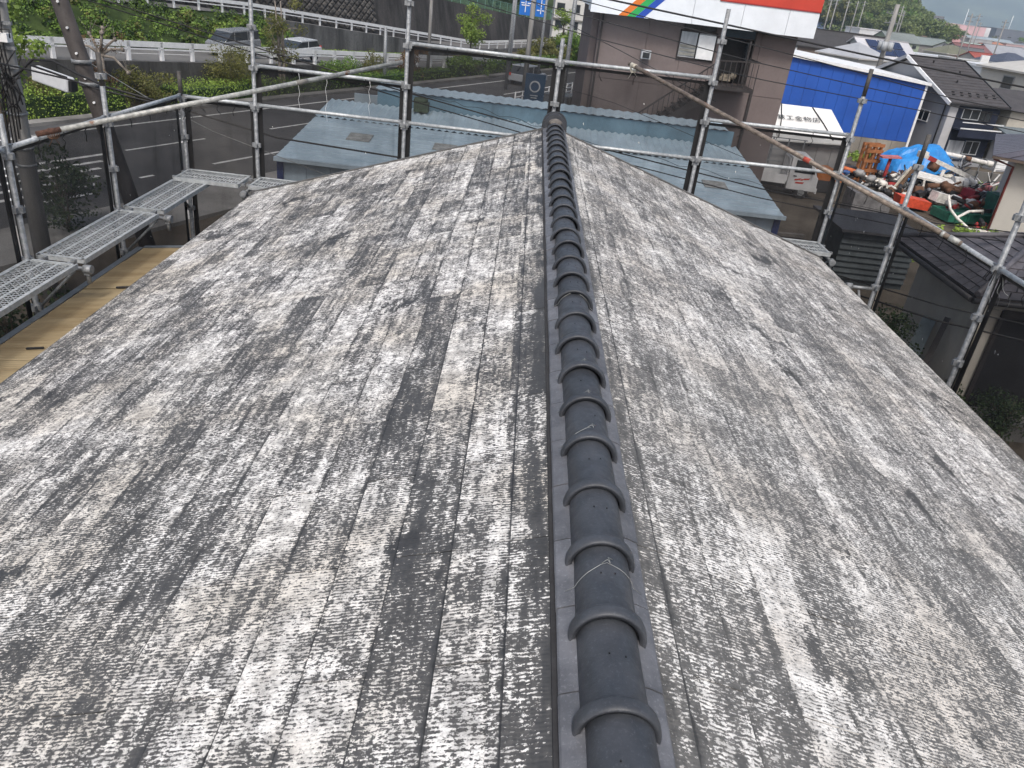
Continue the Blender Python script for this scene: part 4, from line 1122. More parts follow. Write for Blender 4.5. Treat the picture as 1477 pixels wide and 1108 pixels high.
b = MB(); b.box(5.88, 9.34, 29.322, 29.329, 7.70, 7.74); b.build('red_sign_edge', surf('sign_red_dark', (.30, .03, .03), .4, .1, 2), brb)
for k, (c, nm) in enumerate((((.62, .17, .03), 'orange'), ((.03, .33, .09), 'green'), ((.02, .07, .38), 'blue'))):
    x = 2.53 + k * .29
    b = MB(); P = [(x, 29.344, 6.90), (x + .285, 29.344, 6.90), (x + .285 + .80, 29.344, 7.70), (x + .80, 29.344, 7.70)]
    b.faces(P + [(p[0], 29.349, p[2]) for p in P], [(0, 1, 2, 3), (7, 6, 5, 4), (0, 4, 5, 1), (1, 5, 6, 2), (2, 6, 7, 3), (3, 7, 4, 0)])
    b.build('sign_stripe', surf('stripe_' + nm, c, .4, .05, 2), brb)
M['curtain'] = surf('pale_curtain', (.36, .38, .40), .7, .2, 5, streak=True)
window(brb, None, 4.85, 6.18, 5.75, 6.68, 30.0, 'browndark', 'curtain', 1, .05, .06)
b = MB(); b.box(5.53, 6.12, 29.86, 29.93, 5.80, 6.58); b.build('shutter_panel', M['white_paint'], brb)
for k in range(3):
    b = MB(); b.box(4.92, 5.48, 29.935, 29.955, 5.86 + k * .13, 5.95 + k * .13); b.build('curtain_fold', surf('curtain_band', (.22, .22, .20), .8, .2, 5), brb)
window(brb, None, 4.95, 6.10, 6.69, 6.90, 30.0, 'browndark', 'glass', 1, .03, .05, 'transom')
# doorway: dark recess, open leaf, transom, things inside
b = MB(); b.box(6.21, 7.74, 30.0, 30.028, 4.79, 5.12); b.box(6.21, 6.42, 30.0, 30.028, 5.13, 7.0); b.box(7.52, 7.74, 30.0, 30.028, 5.13, 7.0); b.box(6.43, 7.51, 30.0, 30.028, 6.93, 7.0); b.build('wall_panel', M['brownwall'], brb)
dk = surf('dark_interior', (.008, .008, .009), .9, .2, 3)
b = MB(); b.box(6.43, 7.51, 30.005, 30.026, 5.13, 6.60); b.build('door_opening', dk, brb)
b = MB(); b.box(6.43, 7.51, 29.97, 30.02, 6.62, 6.92); b.build('transom_light', surf('blue_dark_glass', (.03, .05, .07), .15, .2, 2), brb)
b = MB(); b.box(7.22, 7.28, 29.4, 29.98, 5.15, 6.58); dl = b.build('door_leaf', M['browndark'], brb)
b = MB(); b.box(7.19, 7.215, 29.48, 29.9, 5.9, 6.5); b.build('door_glass', M['glass'], dl)
for x in (6.40, 7.49):
    b = MB(); b.box(x, x + .05, 29.95, 29.998, 5.13, 6.94); b.build('door_frame', M['browndark'], brb)
b = MB(); b.cbox((6.75, 29.9, 5.30), (.34, .15, .22)); b.ball((7.0, 29.88, 5.36), .13, 7, 5, .2); b.cbox((6.62, 29.85, 5.26), (.2, .12, .14)); tag(b.build('door_clutter', surf('clutter', (.16, .14, .11), .8, .5, 12)), 'small boxes and a round can on the stair landing in the open doorway', 'boxes')
b = MB(); b.cbox((3.76, 29.85, 5.74), (.34, .22, .28)); b.build('wall_lamp', M['curtain'], brb)
b = MB(); b.cbox((3.76, 29.73, 5.72), (.24, .02, .18)); b.build('lamp_glass', M['glass'], brb)
b = MB(); b.cbox((7.95, 29.9, 6.86), (.5, .12, .05)); b.build('entry_canopy', M['browndark'], brb)
# steel stairs down to the left
st = MB(); st.box(6.15, 7.55, 28.75, 29.96, 4.98, 5.10); st.build('stair_landing', M['browndark'], brb)
steps = 19; sx0, sz0, sx1, sz1 = 6.15, 5.0, 1.9, 1.55
for k in range(steps):
    f = k / steps; b = MB(); x = sx0 + (sx1 - sx0) * f; z = sz0 + (sz1 - sz0) * f
    b.box(x - .27, x, 28.8, 29.9, z - .06, z - .02); b.build('stair_step', M['browndark'], brb)
for yy in (28.76, 29.9):
    b = MB(); b.bar((sx0, yy, sz0 - .1), (sx1, yy, sz1 - .1), .05, .24); b.build('stair_stringer', M['browndark'], brb)
b = MB(); b.bar((sx0, 28.76, sz0 + .88), (sx1 + .9, 28.76, sz1 + 1.6), .045, .045); b.bar((sx1 + .9, 28.76, sz1 + 1.6), (sx1 - .3, 28.76, sz1 + .95), .045, .045)
b.bar((6.15, 28.76, 5.90), (7.55, 28.76, 5.98), .045, .045); b.bar((7.54, 28.76, 5.98), (7.54, 29.9, 5.98), .045, .045); b.build('handrail', M['browndark'], brb)
for k in range(26):
    f = k / 26; x = sx0 + (sx1 - sx0) * f; z = sz0 + (sz1 - sz0) * f
    b = MB(); b.bar((x, 28.76, z - .05), (x, 28.76, z + .88), .024, .024, (1, 0, 0)); b.build('baluster', M['browndark'], brb)
for k in range(8):
    x = 6.2 + k * .19; b = MB(); b.bar((x, 28.76, 5.08), (x, 28.76, 5.92), .024, .024, (1, 0, 0)); b.build('baluster', M['browndark'], brb)
for x in (7.5, 5.0):
    b = MB(); b.bar((x, 28.80, 0), (x, 28.80, 4.98 if x > 6 else 3.95), .09, .09, (1, 0, 0)); b.build('stair_post', M['browndark'], brb)

# ---- white canvas roofed store with lettering, behind the truck
store = thing('white_store', 'small grey store with a white lettered roof between brown building and blue hall', 'store', (13.7, 41, 0))
M['canvas'] = surf('white_canvas', (.68, .68, .66), .7, .08, 1.0, bump=.1, bsc=12)
M['greywall'] = surf('grey_sheet_wall', (.30, .30, .30), .7, .15, 1.0)
b = MB(); b.hexa([(11.9, 39.35, 1.95), (15.75, 39.35, 2.12), (15.35, 42, 3.34), (12.4, 42, 3.34), (11.9, 39.35, 2.02), (15.75, 39.35, 2.19), (15.35, 42, 3.42), (12.4, 42, 3.42)]); b.build('canvas_roof', M['canvas'], store)
b = MB(); b.box(12.1, 15.6, 39.6, 44.5, 0, 1.97); b.build('wall', M['greywall'], store)
b = MB(); b.bar((11.9, 39.33, 1.92), (15.78, 39.33, 2.1), .06, .08); b.build('eave_trim', M['darkiron'], store)
for k in range(5):
    b = MB(); x = 12.15 + k * .72; b.box(x, x + .70, 39.55, 39.595, .1, 1.88); b.build('wall_sheet', M['greywall'], store)
def roofpt(x, f): # f 0 eave .. 1 ridge
    zz0 = 2.02 + (x - 11.9) / 3.85 * .17
    return Vector((x, 39.35 + 2.65 * f, zz0 + (3.42 - zz0) * f))
for (xa, fa, xb, fb) in ((12.75, 1.0, 12.25, .05), (14.35, .98, 14.95, .08)):
    b = MB(); b.tube([roofpt(xa, fa) + Vector((0, 0, .03)), roofpt((xa + xb) / 2 + .06, (fa + fb) / 2) + Vector((0, 0, .02)), roofpt(xb, fb) + Vector((0, 0, .03))], .028, 5); b.build('tie_strap', M['black'], store)
def text_on(body, size, Mx, mat, root, name='lettering', spacing=1.0):
    cu = bpy.data.curves.new(name, 'FONT'); cu.body = body; cu.size = size; cu.align_x = 'CENTER'; cu.align_y = 'CENTER'; cu.space_character = spacing; cu.extrude = .002
    to = bpy.data.objects.new(name, cu); COL.objects.link(to)
    dg = bpy.context.evaluated_depsgraph_get(); me = bpy.data.meshes.new_from_object(to.evaluated_get(dg))
    bpy.data.objects.remove(to); me.transform(Mx); me.transform(Matrix.Translation(-wpos(root))); me.materials.clear(); me.materials.append(mat)
    o = bpy.data.objects.new(name, me); COL.objects.link(o); o.parent = root; return o
ex = (roofpt(14.4, .5) - roofpt(12.4, .5)).normalized(); ey = (roofpt(13.4, 1) - roofpt(13.4, 0)).normalized(); ez = ex.cross(ey)
cpos = roofpt(13.25, .60) + ez * .045
Mt = Matrix(((ex.x, ey.x, ez.x, cpos.x), (ex.y, ey.y, ez.y, cpos.y), (ex.z, ey.z, ez.z, cpos.z), (0, 0, 0, 1)))
text_on('㈱鉄工金物店', .42, Mt, M['black'], store, spacing=1.12)

# ---- small white pickup truck
kt = thing('pickup_truck', 'small white cab-over pickup truck with a red mark on its door, behind the mesh', 'truck', (12.6, 37.2, 0))
Mk = frame(11.75, 37.0, R(-6)) @ Matrix.Scale(1.06, 4)
M['truckwhite'] = surf('truck_white', (.66, .67, .68), .3, .05, 2, spec=.6)
b = MB(Mk)
prof = [(.42, .35), (.42, 1.70), (.55, 1.78), (1.15, 1.78), (1.28, 1.72), (1.62, 1.02), (1.70, .95), (1.72, .35)]
b.prism(prof, 'y', -.70, .70); o = b.build('cab', M['truckwhite'], kt)
bv = o.modifiers.new('bevel', 'BEVEL'); bv.width = .04; bv.segments = 2
b = MB(Mk); b.faces([(1.315, -.60, 1.62), (1.315, .60, 1.62), (1.60, .64, 1.06), (1.60, -.64, 1.06)], [(0, 3, 2, 1)]); b.M = Mk @ Matrix.Translation((.012, 0, .008))
b = MB(Mk @ Matrix.Translation((.018, 0, .01))); b.hexa([(1.60, -.62, 1.06), (1.60, .62, 1.06), (1.30, .58, 1.64), (1.30, -.58, 1.64), (1.62, -.62, 1.07), (1.62, .62, 1.07), (1.32, .58, 1.65), (1.32, -.58, 1.65)]); b.build('windscreen', M['glass'], kt)
for s_ in (-1, 1):
    b = MB(Mk); P = [(.62, 1.10), (1.42, 1.10), (1.20, 1.62), (.62, 1.62)]
    b.prism(P, 'y', s_ * .702, s_ * .712) if s_ > 0 else b.prism(P, 'y', -.712, -.702); b.build('side_window', M['glass'], kt)
    b = MB(Mk); b.box(.56, 1.46, *sorted((s_ * .701, s_ * .708)), .48, 1.06); d_ = b.build('door', M['truckwhite'], kt)
    b = MB(Mk); b.box(.62, .76, *sorted((s_ * .709, s_ * .735)), .93, .97); b.build('handle', M['black'], d_)
    b = MB(Mk); b.cbox((1.40, s_ * .86, 1.25), (.06, .16, .24)); b.build('mirror', M['black'], kt)
    b = MB(Mk); b.cbox((1.715, s_ * .52, .74), (.04, .26, .16)); b.build('headlight', M['glass'], kt)
b = MB(Mk)
for k, (x, z, w) in enumerate(((.68, .80, .16), (.82, .83, .12), (.95, .82, .10), (1.06, .86, .14), (1.2, .88, .10), (.75, .68, .34))):
    b.hexa([(x, -.716, z - .04), (x + w, -.716, z - .03), (x + w, -.710, z - .03), (x, -.710, z - .04), (x + .04, -.716, z + .03), (x + w + .05, -.716, z + .05), (x + w + .05, -.710, z + .05), (x + .04, -.710, z + .03)])
b.build('door_mark', M['signred'], kt)
b = MB(Mk); b.box(1.70, 1.76, -.70, .70, .30, .52); b.build('bumper', M['truckwhite'], kt)
b = MB(Mk); b.cbox((1.765, 0, .42), (.01, .32, .16)); b.build('number_plate', M['curtain'], kt)
b = MB(Mk); b.box(-1.62, .36, -.68, .68, .58, .66); b.build('bed_floor', M['greywall'], kt)
for y0, y1 in ((-.71, -.67), (.67, .71)):
    b = MB(Mk); b.box(-1.62, .36, y0, y1, .56, .94); b.build('side_board', M['truckwhite'], kt)
b = MB(Mk); b.box(-1.66, -1.62, -.71, .71, .56, .94); b.build('tail_board', M['truckwhite'], kt)
b = MB(Mk); b.box(.36, .40, -.68, .68, .66, 1.0); 
for yy in (-.6, -.3, 0, .3, .6): b.box(.36, .39, yy - .015, yy + .015, 1.0, 1.62)
b.box(.36, .39, -.62, .62, 1.60, 1.64); b.build('rack', M['truckwhite'], kt)
b = MB(Mk); b.box(-1.5, 1.5, -.3, .3, .34, .5); b.build('chassis', M['black'], kt)
for x in (-1.0, 1.12):
    for s_ in (-1, 1):
        b = MB(Mk); b.tube([(x, s_ * .55, .27), (x, s_ * .69, .27)], .27, 16); w_ = b.build('wheel', M['black'], kt)
        b = MB(Mk); b.tube([(x, s_ * .685, .27), (x, s_ * .70, .27)], .15, 12); b.build('rim', M['galv'], w_)
# load frame behind the cab and a white air unit over the bed
lf = thing('pipe_rack', 'thin grey pipe frame with white doors standing behind the small pickup', 'rack', (11.4, 38.4, 0))
for k in range(5):
    b = MB(); x = 10.2 + k * .75; b.bar((x, 38.4, 0), (x, 38.4, 2.3), .05, .05, (1, 0, 0)); b.build('upright', M['galv'], lf)
for z in (1.2, 1.75, 2.28):
    b = MB(); b.bar((10.1, 38.35, z), (13.3, 38.35, z), .04, .04); b.build('crossbar', M['galv'], lf)
for k in range(3):
    b = MB(); x = 10.25 + k * .78; b.box(x, x + .7, 38.6, 38.64, .05, 1.9); b.build('door_panel', M['greywall'], lf)
b = MB(); b.cbox((10.9, 38.5, 2.5), (.8, .5, .26)); b.cbox((10.9, 38.24, 2.5), (.5, .02, .18)); tag(b.build('air_unit', M['white_paint']), 'flat white unit sitting on top of the pipe frame behind the pickup', 'air unit')
for yy, xx, lab in ((36.2, 15.9, 'orange domed cover beside the front of the pickup, behind the mesh'),):
    oc = thing('orange_cover', lab, 'machine cover', (14.5, 38.3, 0))
    b = MB(); b.M = Matrix.Translation((-1.35, -.2, 0)); b.box(15.3, 16.6, 38.2, 39.2, .05, .62); b.build('base', M['darkiron'], oc)
    b = MB(Matrix.Translation((-1.35, -.2, 0))); pr = [(15.25, .62), (15.3, .95), (15.55, 1.12), (16.2, 1.16), (16.6, 1.0), (16.68, .62)]; b.prism(pr, 'y', 38.15, 39.25); o = b.build('cover', surf('orange_plastic', (.40, .14, .04), .5, .2, 2), oc)

# ---- blue hall
bh = thing('blue_hall', 'bright blue metal clad hall with white roof edge, right of the brown building', 'hall', (20, 54, 0))
Mb = frame(15.55, 52.05, R(0.4))
M['bluewall'] = surf('bright_blue_cladding', (.016, .078, .36), .45, .10, .4, (.02, .092, .41))
W_ = 8.95
def ztb(x): return 5.19 - (x / W_) * .72
npan = 12
for k in range(npan):
    x0, x1 = W_ * k / npan, W_ * (k + 1) / npan
    b = MB(Mb); b.hexa([(x0 + .007, 0, 1.0), (x1 - .007, 0, .98), (x1 - .007, .07, .98), (x0 + .007, .07, 1.0), (x0 + .007, 0, ztb(x0)), (x1 - .007, 0, ztb(x1)), (x1 - .007, .07, ztb(x1)), (x0 + .007, .07, ztb(x0))])
    b.build('cladding_panel', M['bluewall'], bh)
b = MB(Mb); b.hexa([(0, .075, 0), (W_, .075, 0), (W_, 9, 0), (0, 9, 0), (0, .075, ztb(0)), (W_, .075, ztb(W_)), (W_, 9, ztb(W_) + .1), (0, 9, ztb(0) + .1)]); b.build('hall_body', M['bluewall'], bh)
b = MB(Mb); b.hexa([(-.1, -.22, ztb(0) + .003), (W_ + .25, -.22, ztb(W_) - .017), (W_ + .25, 9.2, ztb(W_) + .09), (-.1, 9.2, ztb(0) + .11), (-.1, -.22, ztb(0) + .17), (W_ + .25, -.22, ztb(W_) + .15), (W_ + .25, 9.2, ztb(W_) + .26), (-.1, 9.2, ztb(0) + .28)]); b.build('white_roof', M['white_paint'], bh)
b = MB(Mb); b.box(W_ + .002, W_ + .14, -.06, .12, .3, ztb(W_) - .02); b.build('corner_trim', M['white_paint'], bh)
for k in range(7):
    b = MB(Mb); x0 = 2.0 + k; b.box(x0 + .01, x0 + .99, .0, .07, .0, .97); b.build('plinth_panel', surf('plinth_concrete', (.24, .22, .19), .9, .3, .8, streak=True), bh)
for (x, z) in ((.12, 4.2), (.12, 3.1), (-.05, 2.4)):
    b = MB(Mb); b.ball((x, -.1, z), .09, 8, 5); b.build('wall_light', M['white_paint'], bh)

# ---- grey and navy house
gh = thing('grey_house', 'two storey house, grey gable and navy front, dark slate roof, right of blue hall', 'house', (27, 54, 0))
Mg = frame(25.9, 51.0, R(14.1))
M['greyrender'] = surf('grey_render', (.27, .28, .30), .85, .06, 1)
M['navy'] = surf('navy_cladding', (.012, .016, .032), .6, .2, 2)
M['darkroof'] = surf('dark_grey_shingle', (.058, .054, .056), .8, .18, 2.0)
b = MB(Mg); b.prism([(.02, 0), (9.8, 0), (9.8, 3.8), (4.9, 5.72), (.02, 3.8)], 'x', .0, 3.75); b.build('wall', M['greyrender'], gh)
b = MB(Mg); b.box(.62, 3.75, -.02, .018, .3, 3.72); b.build('navy_front', M['navy'], gh)
b = MB(Mg); b.box(.0, .60, -.03, .017, 0, 3.75); b.build('corner_pier', surf('pale_grey_render', (.42, .42, .43), .85, .05, 2), gh)
sl_ = (5.87 - 3.78) / 5.1
for s_, nm in ((1, 'front'), (-1, 'back')):
    rows = 15
    for k in range(rows):
        f0, f1 = k / rows, (k + 1) / rows
        ya = -.25 + 5.15 * f0 if s_ > 0 else 10.05 - 5.15 * f0; yb = -.25 + 5.15 * f1 if s_ > 0 else 10.05 - 5.15 * f1
        za = 3.74 + 2.13 * f0; zb = 3.74 + 2.13 * f1
        b = MB(Mg); P = [(-.3, ya), (4.1, ya), (4.1, yb), (-.3, yb)]; zz = [za, za, zb, zb]
        b.hexa([(p[0], p[1], z) for p, z in zip(P, zz)] + [(p[0], p[1], z + (.075 if i < 2 else .05)) for i, (p, z) in enumerate(zip(P, zz))])
        b.build('shingle_row', M['darkroof'], gh)
    b = MB(Mg); ya = -.3 if s_ > 0 else 10.1; b.bar((-.38, ya, 3.70), (-.38, 4.9, 5.87), .10, .20, (0, 0, 1)); b.build('barge_board', M['white_paint' if s_ > 0 else 'greyrender'], gh)
    b = MB(Mg); b.bar((4.16, ya, 3.76), (4.16, 4.9, 5.93), .08, .12, (0, 0, 1)); b.build('verge_trim', M['darkiron'], gh)
b = MB(Mg); b.bar((-.3, 4.9, 5.95), (4.1, 4.9, 5.95), .2, .06); b.build('ridge_trim', M['darkiron'], gh)
b = MB(Mg); b.bar((-.35, -.32, 3.70), (4.15, -.32, 3.70), .1, .1); b.build('gutter', M['darkiron'], gh)
for k in range(6):
    b = MB(Mg); x = .4 + k * .62; b.cbox((x, .55 + (k % 2) * .0, 4.17), (.16, .10, .07)); b.build('snow_guard', M['black'], gh)
    b = MB(Mg); b.cbox((x + .15, .85, 4.29), (.16, .10, .07)); b.build('snow_guard', M['black'], gh)
for (x, y) in ((2.6, 3.2), (1.6, 2.0), (1.2, 4.2)):
    b = MB(Mg); b.cbox((x, y, 3.84 + .413 * (y + .25) + .06), (.07, .07, .14)); b.build('roof_vent', M['black'], gh)
window(gh, Mg, 1.0, 2.3, 2.85, 3.5, -.025, 'curtain', 'glass', 1, .04, .05)
window(gh, Mg, 2.35, 3.2, 2.8, 3.45, -.025, 'darkiron', 'glass', 1, .05, .05)
b = MB(Mg); b.box(.65, 3.72, -.75, -.70, 2.35, 2.42); b.box(.65, 3.72, -.75, -.70, 2.72, 2.77); b.build('balcony_rail', M['white_paint'], gh)
b = MB(Mg); b.box(.63, 3.74, -.72, -.03, 2.25, 2.33); b.box(.63, 3.74, -.74, -.68, 1.85, 2.25); b.build('balcony', M['navy'], gh)
window(gh, Mg, .75, 1.9, .75, 1.55, -.03, 'curtain', 'curtain', 1, .04, .05); window(gh, Mg, 2.0, 3.1, .75, 1.6, -.03, 'curtain', 'glass', 1, .05, .05)
Mg2 = Mg @ Matrix.Translation((0, 0, 0)) @ Matrix.Rotation(R(-90), 4, 'Z')
window(gh, Mg2, -2.6, -1.5, 2.3, 3.0, -.005, 'white_paint', 'glass', 1, .05, .05); window(gh, Mg2, -3.4, -2.6, .6, 1.3, -.005, 'white_paint', 'glass', 1, .05, .05)
b = MB(Mg); b.tube([(-.08, .35, 0), (-.08, .35, 3.6), (.3, -.12, 3.65)], .045, 6); b.build('downpipe', M['darkiron'], gh)

# pale porch house to the right of it and the white flat roof house
ph = thing('pale_house', 'cream walled house with a white porch door between navy house and tiled eaves', 'house', (31.5, 53.5, 0))
Mp = frame(29.9, 51.6, R(14))
b = MB(Mp); b.box(.6, 6.5, .4, 7, 0, 3.6); b.build('wall', surf('cream_render', (.45, .42, .36), .85, .08, 1), ph)
b = MB(Mp); b.box(.0, 1.9, -.6, .395, 0, 2.2); b.build('porch', M['greyrender'], ph)
b = MB(Mp); b.hexa([(-.2, -.8, 2.21), (2.1, -.8, 2.21), (2.1, .6, 2.6), (-.2, .6, 2.6), (-.2, -.8, 2.3), (2.1, -.8, 2.3), (2.1, .6, 2.7), (-.2, .6, 2.7)]); b.build('porch_roof', surf('blue_grey_sheet', (.13, .16, .18), .5, .1, 2), ph)
b = MB(Mp); b.box(.05, .9, -.64, -.605, .1, 1.9); d_ = b.build('door', M['white_paint'], ph)
b = MB(Mp); b.cbox((.5, -.66, 1.2), (.14, .03, .2)); b.build('handle', M['black'], d_)
for x in (-.05, 1.0): 
    b = MB(Mp); b.box(x, x + .1, -.72, -.65, 0, 2.2); b.build('porch_post', M['white_paint'], ph)
b = MB(Mp); b.prism([(.0, 3.6), (7.3, 3.6), (3.65, 4.6)], 'x', .3, 6.8); b.build('roof', M['darkroof'], ph)
window(ph, Mp, 2.6, 3.6, 1.0, 2.2, .4, 'darkiron', 'glass', 1); window(ph, Mp, 4.4, 5.4, 1.0, 2.2, .4, 'white_paint', 'glass', 1)

# ---- cream house with purple-brown roof at the right edge
ch = thing('cream_house', 'cream walled house with purplish roof, red-brown downpipe, at the right photo edge', 'house', (21, 35, 0))
M['cream'] = surf('cream_wall', (.46, .44, .40), .85, .06, .8)
M['purproof'] = surf('purplish_metal_roof', (.085, .078, .092), .5, .12, 1.5)
MC = frame(20.25, 33.2, R(-29))
b = MB(MC); b.box(0, 8, 0, 7.5, 0, 3.2); b.build('wall', M['cream'], ch)
EZ = 3.32
RFP = [MC @ Vector(p) for p in ((-.95, -.75, EZ), (9, -.75, EZ), (9, 8.2, EZ), (-.95, 8.2, EZ))]
b = MB(); b.hexa([(p[0], p[1], EZ - .1) for p in RFP] + [(p[0], p[1], EZ) for p in RFP]); b.build('eave_board', surf('eave_brown', (.10, .075, .06), .6, .15, 3), ch)
apx, apx2 = MC @ Vector((3.4, 3.7, 4.5)), MC @ Vector((5.0, 3.7, 4.5))
def strips(A, B_, C, D, n, name, root, mat, up=.02):
    """roof face A-B (eave) to D-C (top) cut into standing strips"""
    A, B_, C, D = map(Vector, (A, B_, C, D))
    nrm = (B_ - A).cross(D - A).normalized()
    if nrm.z < 0: nrm = -nrm
    for k in range(n):
        f0, f1 = k / n + .004, (k + 1) / n - .004
        P = [A.lerp(B_, f0), A.lerp(B_, f1), D.lerp(C, f1), D.lerp(C, f0)]
        b = MB(); b.hexa([tuple(p + nrm * .003) for p in P] + [tuple(p + nrm * (.003 + up)) for p in P]); b.build(name, mat, root)
strips(RFP[0], RFP[1], apx2, apx, 16, 'roof_strip', ch, M['purproof']); strips(RFP[3], RFP[0], apx, apx, 12, 'roof_strip', ch, M['purproof'])
strips(RFP[1], RFP[2], apx2, apx2, 8, 'roof_strip', ch, M['purproof']); strips(RFP[2], RFP[3], apx, apx2, 10, 'roof_strip', ch, M['purproof'])
b = MB(MC); b.tube([(-.85, -.6, 3.2), (-.06, -.06, 2.95), (-.06, -.06, 0)], .05, 8); b.build('downpipe', surf('red_brown_pipe', (.16, .035, .03), .5, .2, 4), ch)
b = MB(MC); b.box(1.6, 2.9, -.10, -.04, .6, 2.2); b.build('window_recess', M['darkiron'], ch)
window(ch, MC, 1.65, 2.85, .65, 2.15, -.105, 'darkiron', 'glass', 1)

# ---- near neighbour: low house with dark hip roof, seen through the right dust sheets
nh = thing('neighbour_house', 'low neighbour house with a dark tiled hip roof close behind the right scaffold', 'house', (11.3, 17.4, 0))
M['neighwall'] = surf('beige_grey_render', (.44, .415, .365), .9, .08, 1, bump=.15)
b = MB(); b.box(9.75, 13.4, 15.45, 18.4, 0, 2.88); b.build('wall', M['neighwall'], nh)
E_ = [(9.2, 14.9, 3.0), (13.8, 14.9, 3.0), (13.8, 18.95, 3.0), (9.2, 18.95, 3.0)]; r0, r1 = (11.15, 16.75, 3.78), (11.15, 17.15, 3.78)
b = MB(); b.hexa([(p[0], p[1], 2.9) for p in E_] + [(p[0], p[1], 2.995) for p in E_]); b.build('eave_board', M['browndark'], nh)
tile_m = surf('dark_roof_tile', (.060, .058, .066), .6, .25, 3, (.095, .09, .10), objvar=.15)
def tiled(A, B_, C, D, rows, cols, root):
    A, B_, C, D = map(Vector, (A, B_, C, D)); nrm = (B_ - A).cross(D - A).normalized()
    if nrm.z < 0: nrm = -nrm
    for r_ in range(rows):
        f0, f1 = r_ / rows, (r_ + 1) / rows; a0, a1 = A.lerp(D, f0), B_.lerp(C, f0); c0, c1 = A.lerp(D, f1), B_.lerp(C, f1)
        n = max(1, int(round(cols * (a1 - a0).length / (B_ - A).length)))
        for k in range(n):
            g0, g1 = k / n, (k + 1) / n - .006
            P = [a0.lerp(a1, g0), a0.lerp(a1, g1), c0.lerp(c1, g1), c0.lerp(c1, g0)]
            b = MB(); b.hexa([tuple(p + nrm * .002) for p in P] + [tuple(p + nrm * (.035 if i < 2 else .012)) for i, p in enumerate(P)]); b.build('roof_tile', tile_m, root)
tiled(E_[3], E_[0], r0, r1, 9, 14, nh); tiled(E_[0], E_[1], r0, r0, 8, 14, nh)
strips(E_[1], E_[2], r1, r0, 6, 'roof_strip', nh, tile_m); strips(E_[2], E_[3], r1, r1, 6, 'roof_strip', nh, tile_m)
for p, q in ((E_[0], r0), (E_[3], r1), (E_[1], r0), (E_[2], r1), (r0, r1)):
    b = MB(); b.tube([Vector(p) + Vector((0, 0, .06)), Vector(q) + Vector((0, 0, .06))], .065, 7); b.build('hip_cap', tile_m, nh)
b = MB(); b.tube([(9.12, 14.9, 2.93), (9.12, 18.95, 2.93)], .06, 8); b.tube([(9.12, 14.84, 2.93), (13.8, 14.84, 2.93)], .06, 8); b.build('gutter', M['darkiron'], nh)
b = MB(); b.box(10.2, 13.3, 15.38, 15.445, 2.45, 2.62); b.build('lintel', M['browndark'], nh)
b = MB(); b.box(10.25, 13.3, 15.40, 15.446, .1, 2.44); b.build('dark_opening', dk, nh)
b = MB(); vs = []
for i in range(21):
    x = 11.75 + i * .032; yy = 15.33 + .035 * math.sin(i * 1.3); vs += [(x, yy, .4), (x, yy, 2.35)]
b.smooth = True; b.faces(vs, [(2 * i, 2 * i + 2, 2 * i + 3, 2 * i + 1) for i in range(20)]); b.build('curtain', surf('blue_grey_curtain', (.22, .25, .30), .8, .2, 6), nh)
for x in (10.2, 11.7, 13.3):
    b = MB(); b.box(x - .04, x + .04, 15.34, 15.398, .1, 2.44); b.build('door_post', M['browndark'], nh)
b = MB(); b.box(10.0, 13.4, 14.5, 15.3, .0, .35); tag(b.build('garden_step', M['conc']), 'low concrete step in front of the neighbour doorway', 'step')
bush('clipped dark round shrub in front of the neighbour doorway', (10.55, 14.4, 0), (.62, .62, .62), 'dark', 3000, .06, 401, 16)
bush('dark leafy shrub at the left foot of the neighbour wall', (8.6, 16.6, 0), (.7, .8, 1.0), 'dark', 2400, .07, 402)
bush('broad leaved shrub below the leaning board by the neighbour wall', (9.3, 15.0, 0), (.8, .7, .5), 'dark', 2200, .09, 403)
lb = thing('leaning_board', 'pale blue grey board and dark plank leaning on the neighbour wall', 'boards', (9.3, 16.3, 0))
b = MB(); b.bar((8.7, 15.6, .3), (9.62, 16.9, 1.75), .30, .04); b.build('board', surf('pale_blue_board', (.20, .25, .27), .7, .2, 3), lb)
b = MB(); b.bar((8.95, 15.4, .2), (9.66, 16.3, 2.0), .12, .04); b.build('plank', M['browndark'], lb)
b = MB(); b.bar((4.02, 6.50, 3.2), (3.93, 6.46, 5.42), .035, .025, (1, 0, 0)); b.bar((4.07, 6.53, 3.2), (3.98, 6.50, 5.30), .03, .025, (1, 0, 0))
tag(b.build('timber_batten', surf('pale_batten', (.42, .38, .31), .8, .2, 5)), 'pale thin battens tied upright beside the nearest right scaffold post', 'batten')
# ------------------------------------------------------------------ scrap yard on the right
TM = {}
def tm(c, rough=.6, var=.25, sc=5):
    k = (c, rough)
    if k not in TM: TM[k] = surf('scrap_paint', c, rough, var, sc)
    return TM[k]
WHT, RED, RUST, DRK, GRY, ORG = (.62, .60, .56), (.30, .03, .03), (.12, .06, .035), (.025, .024, .025), (.24, .24, .24), (.45, .12, .04)
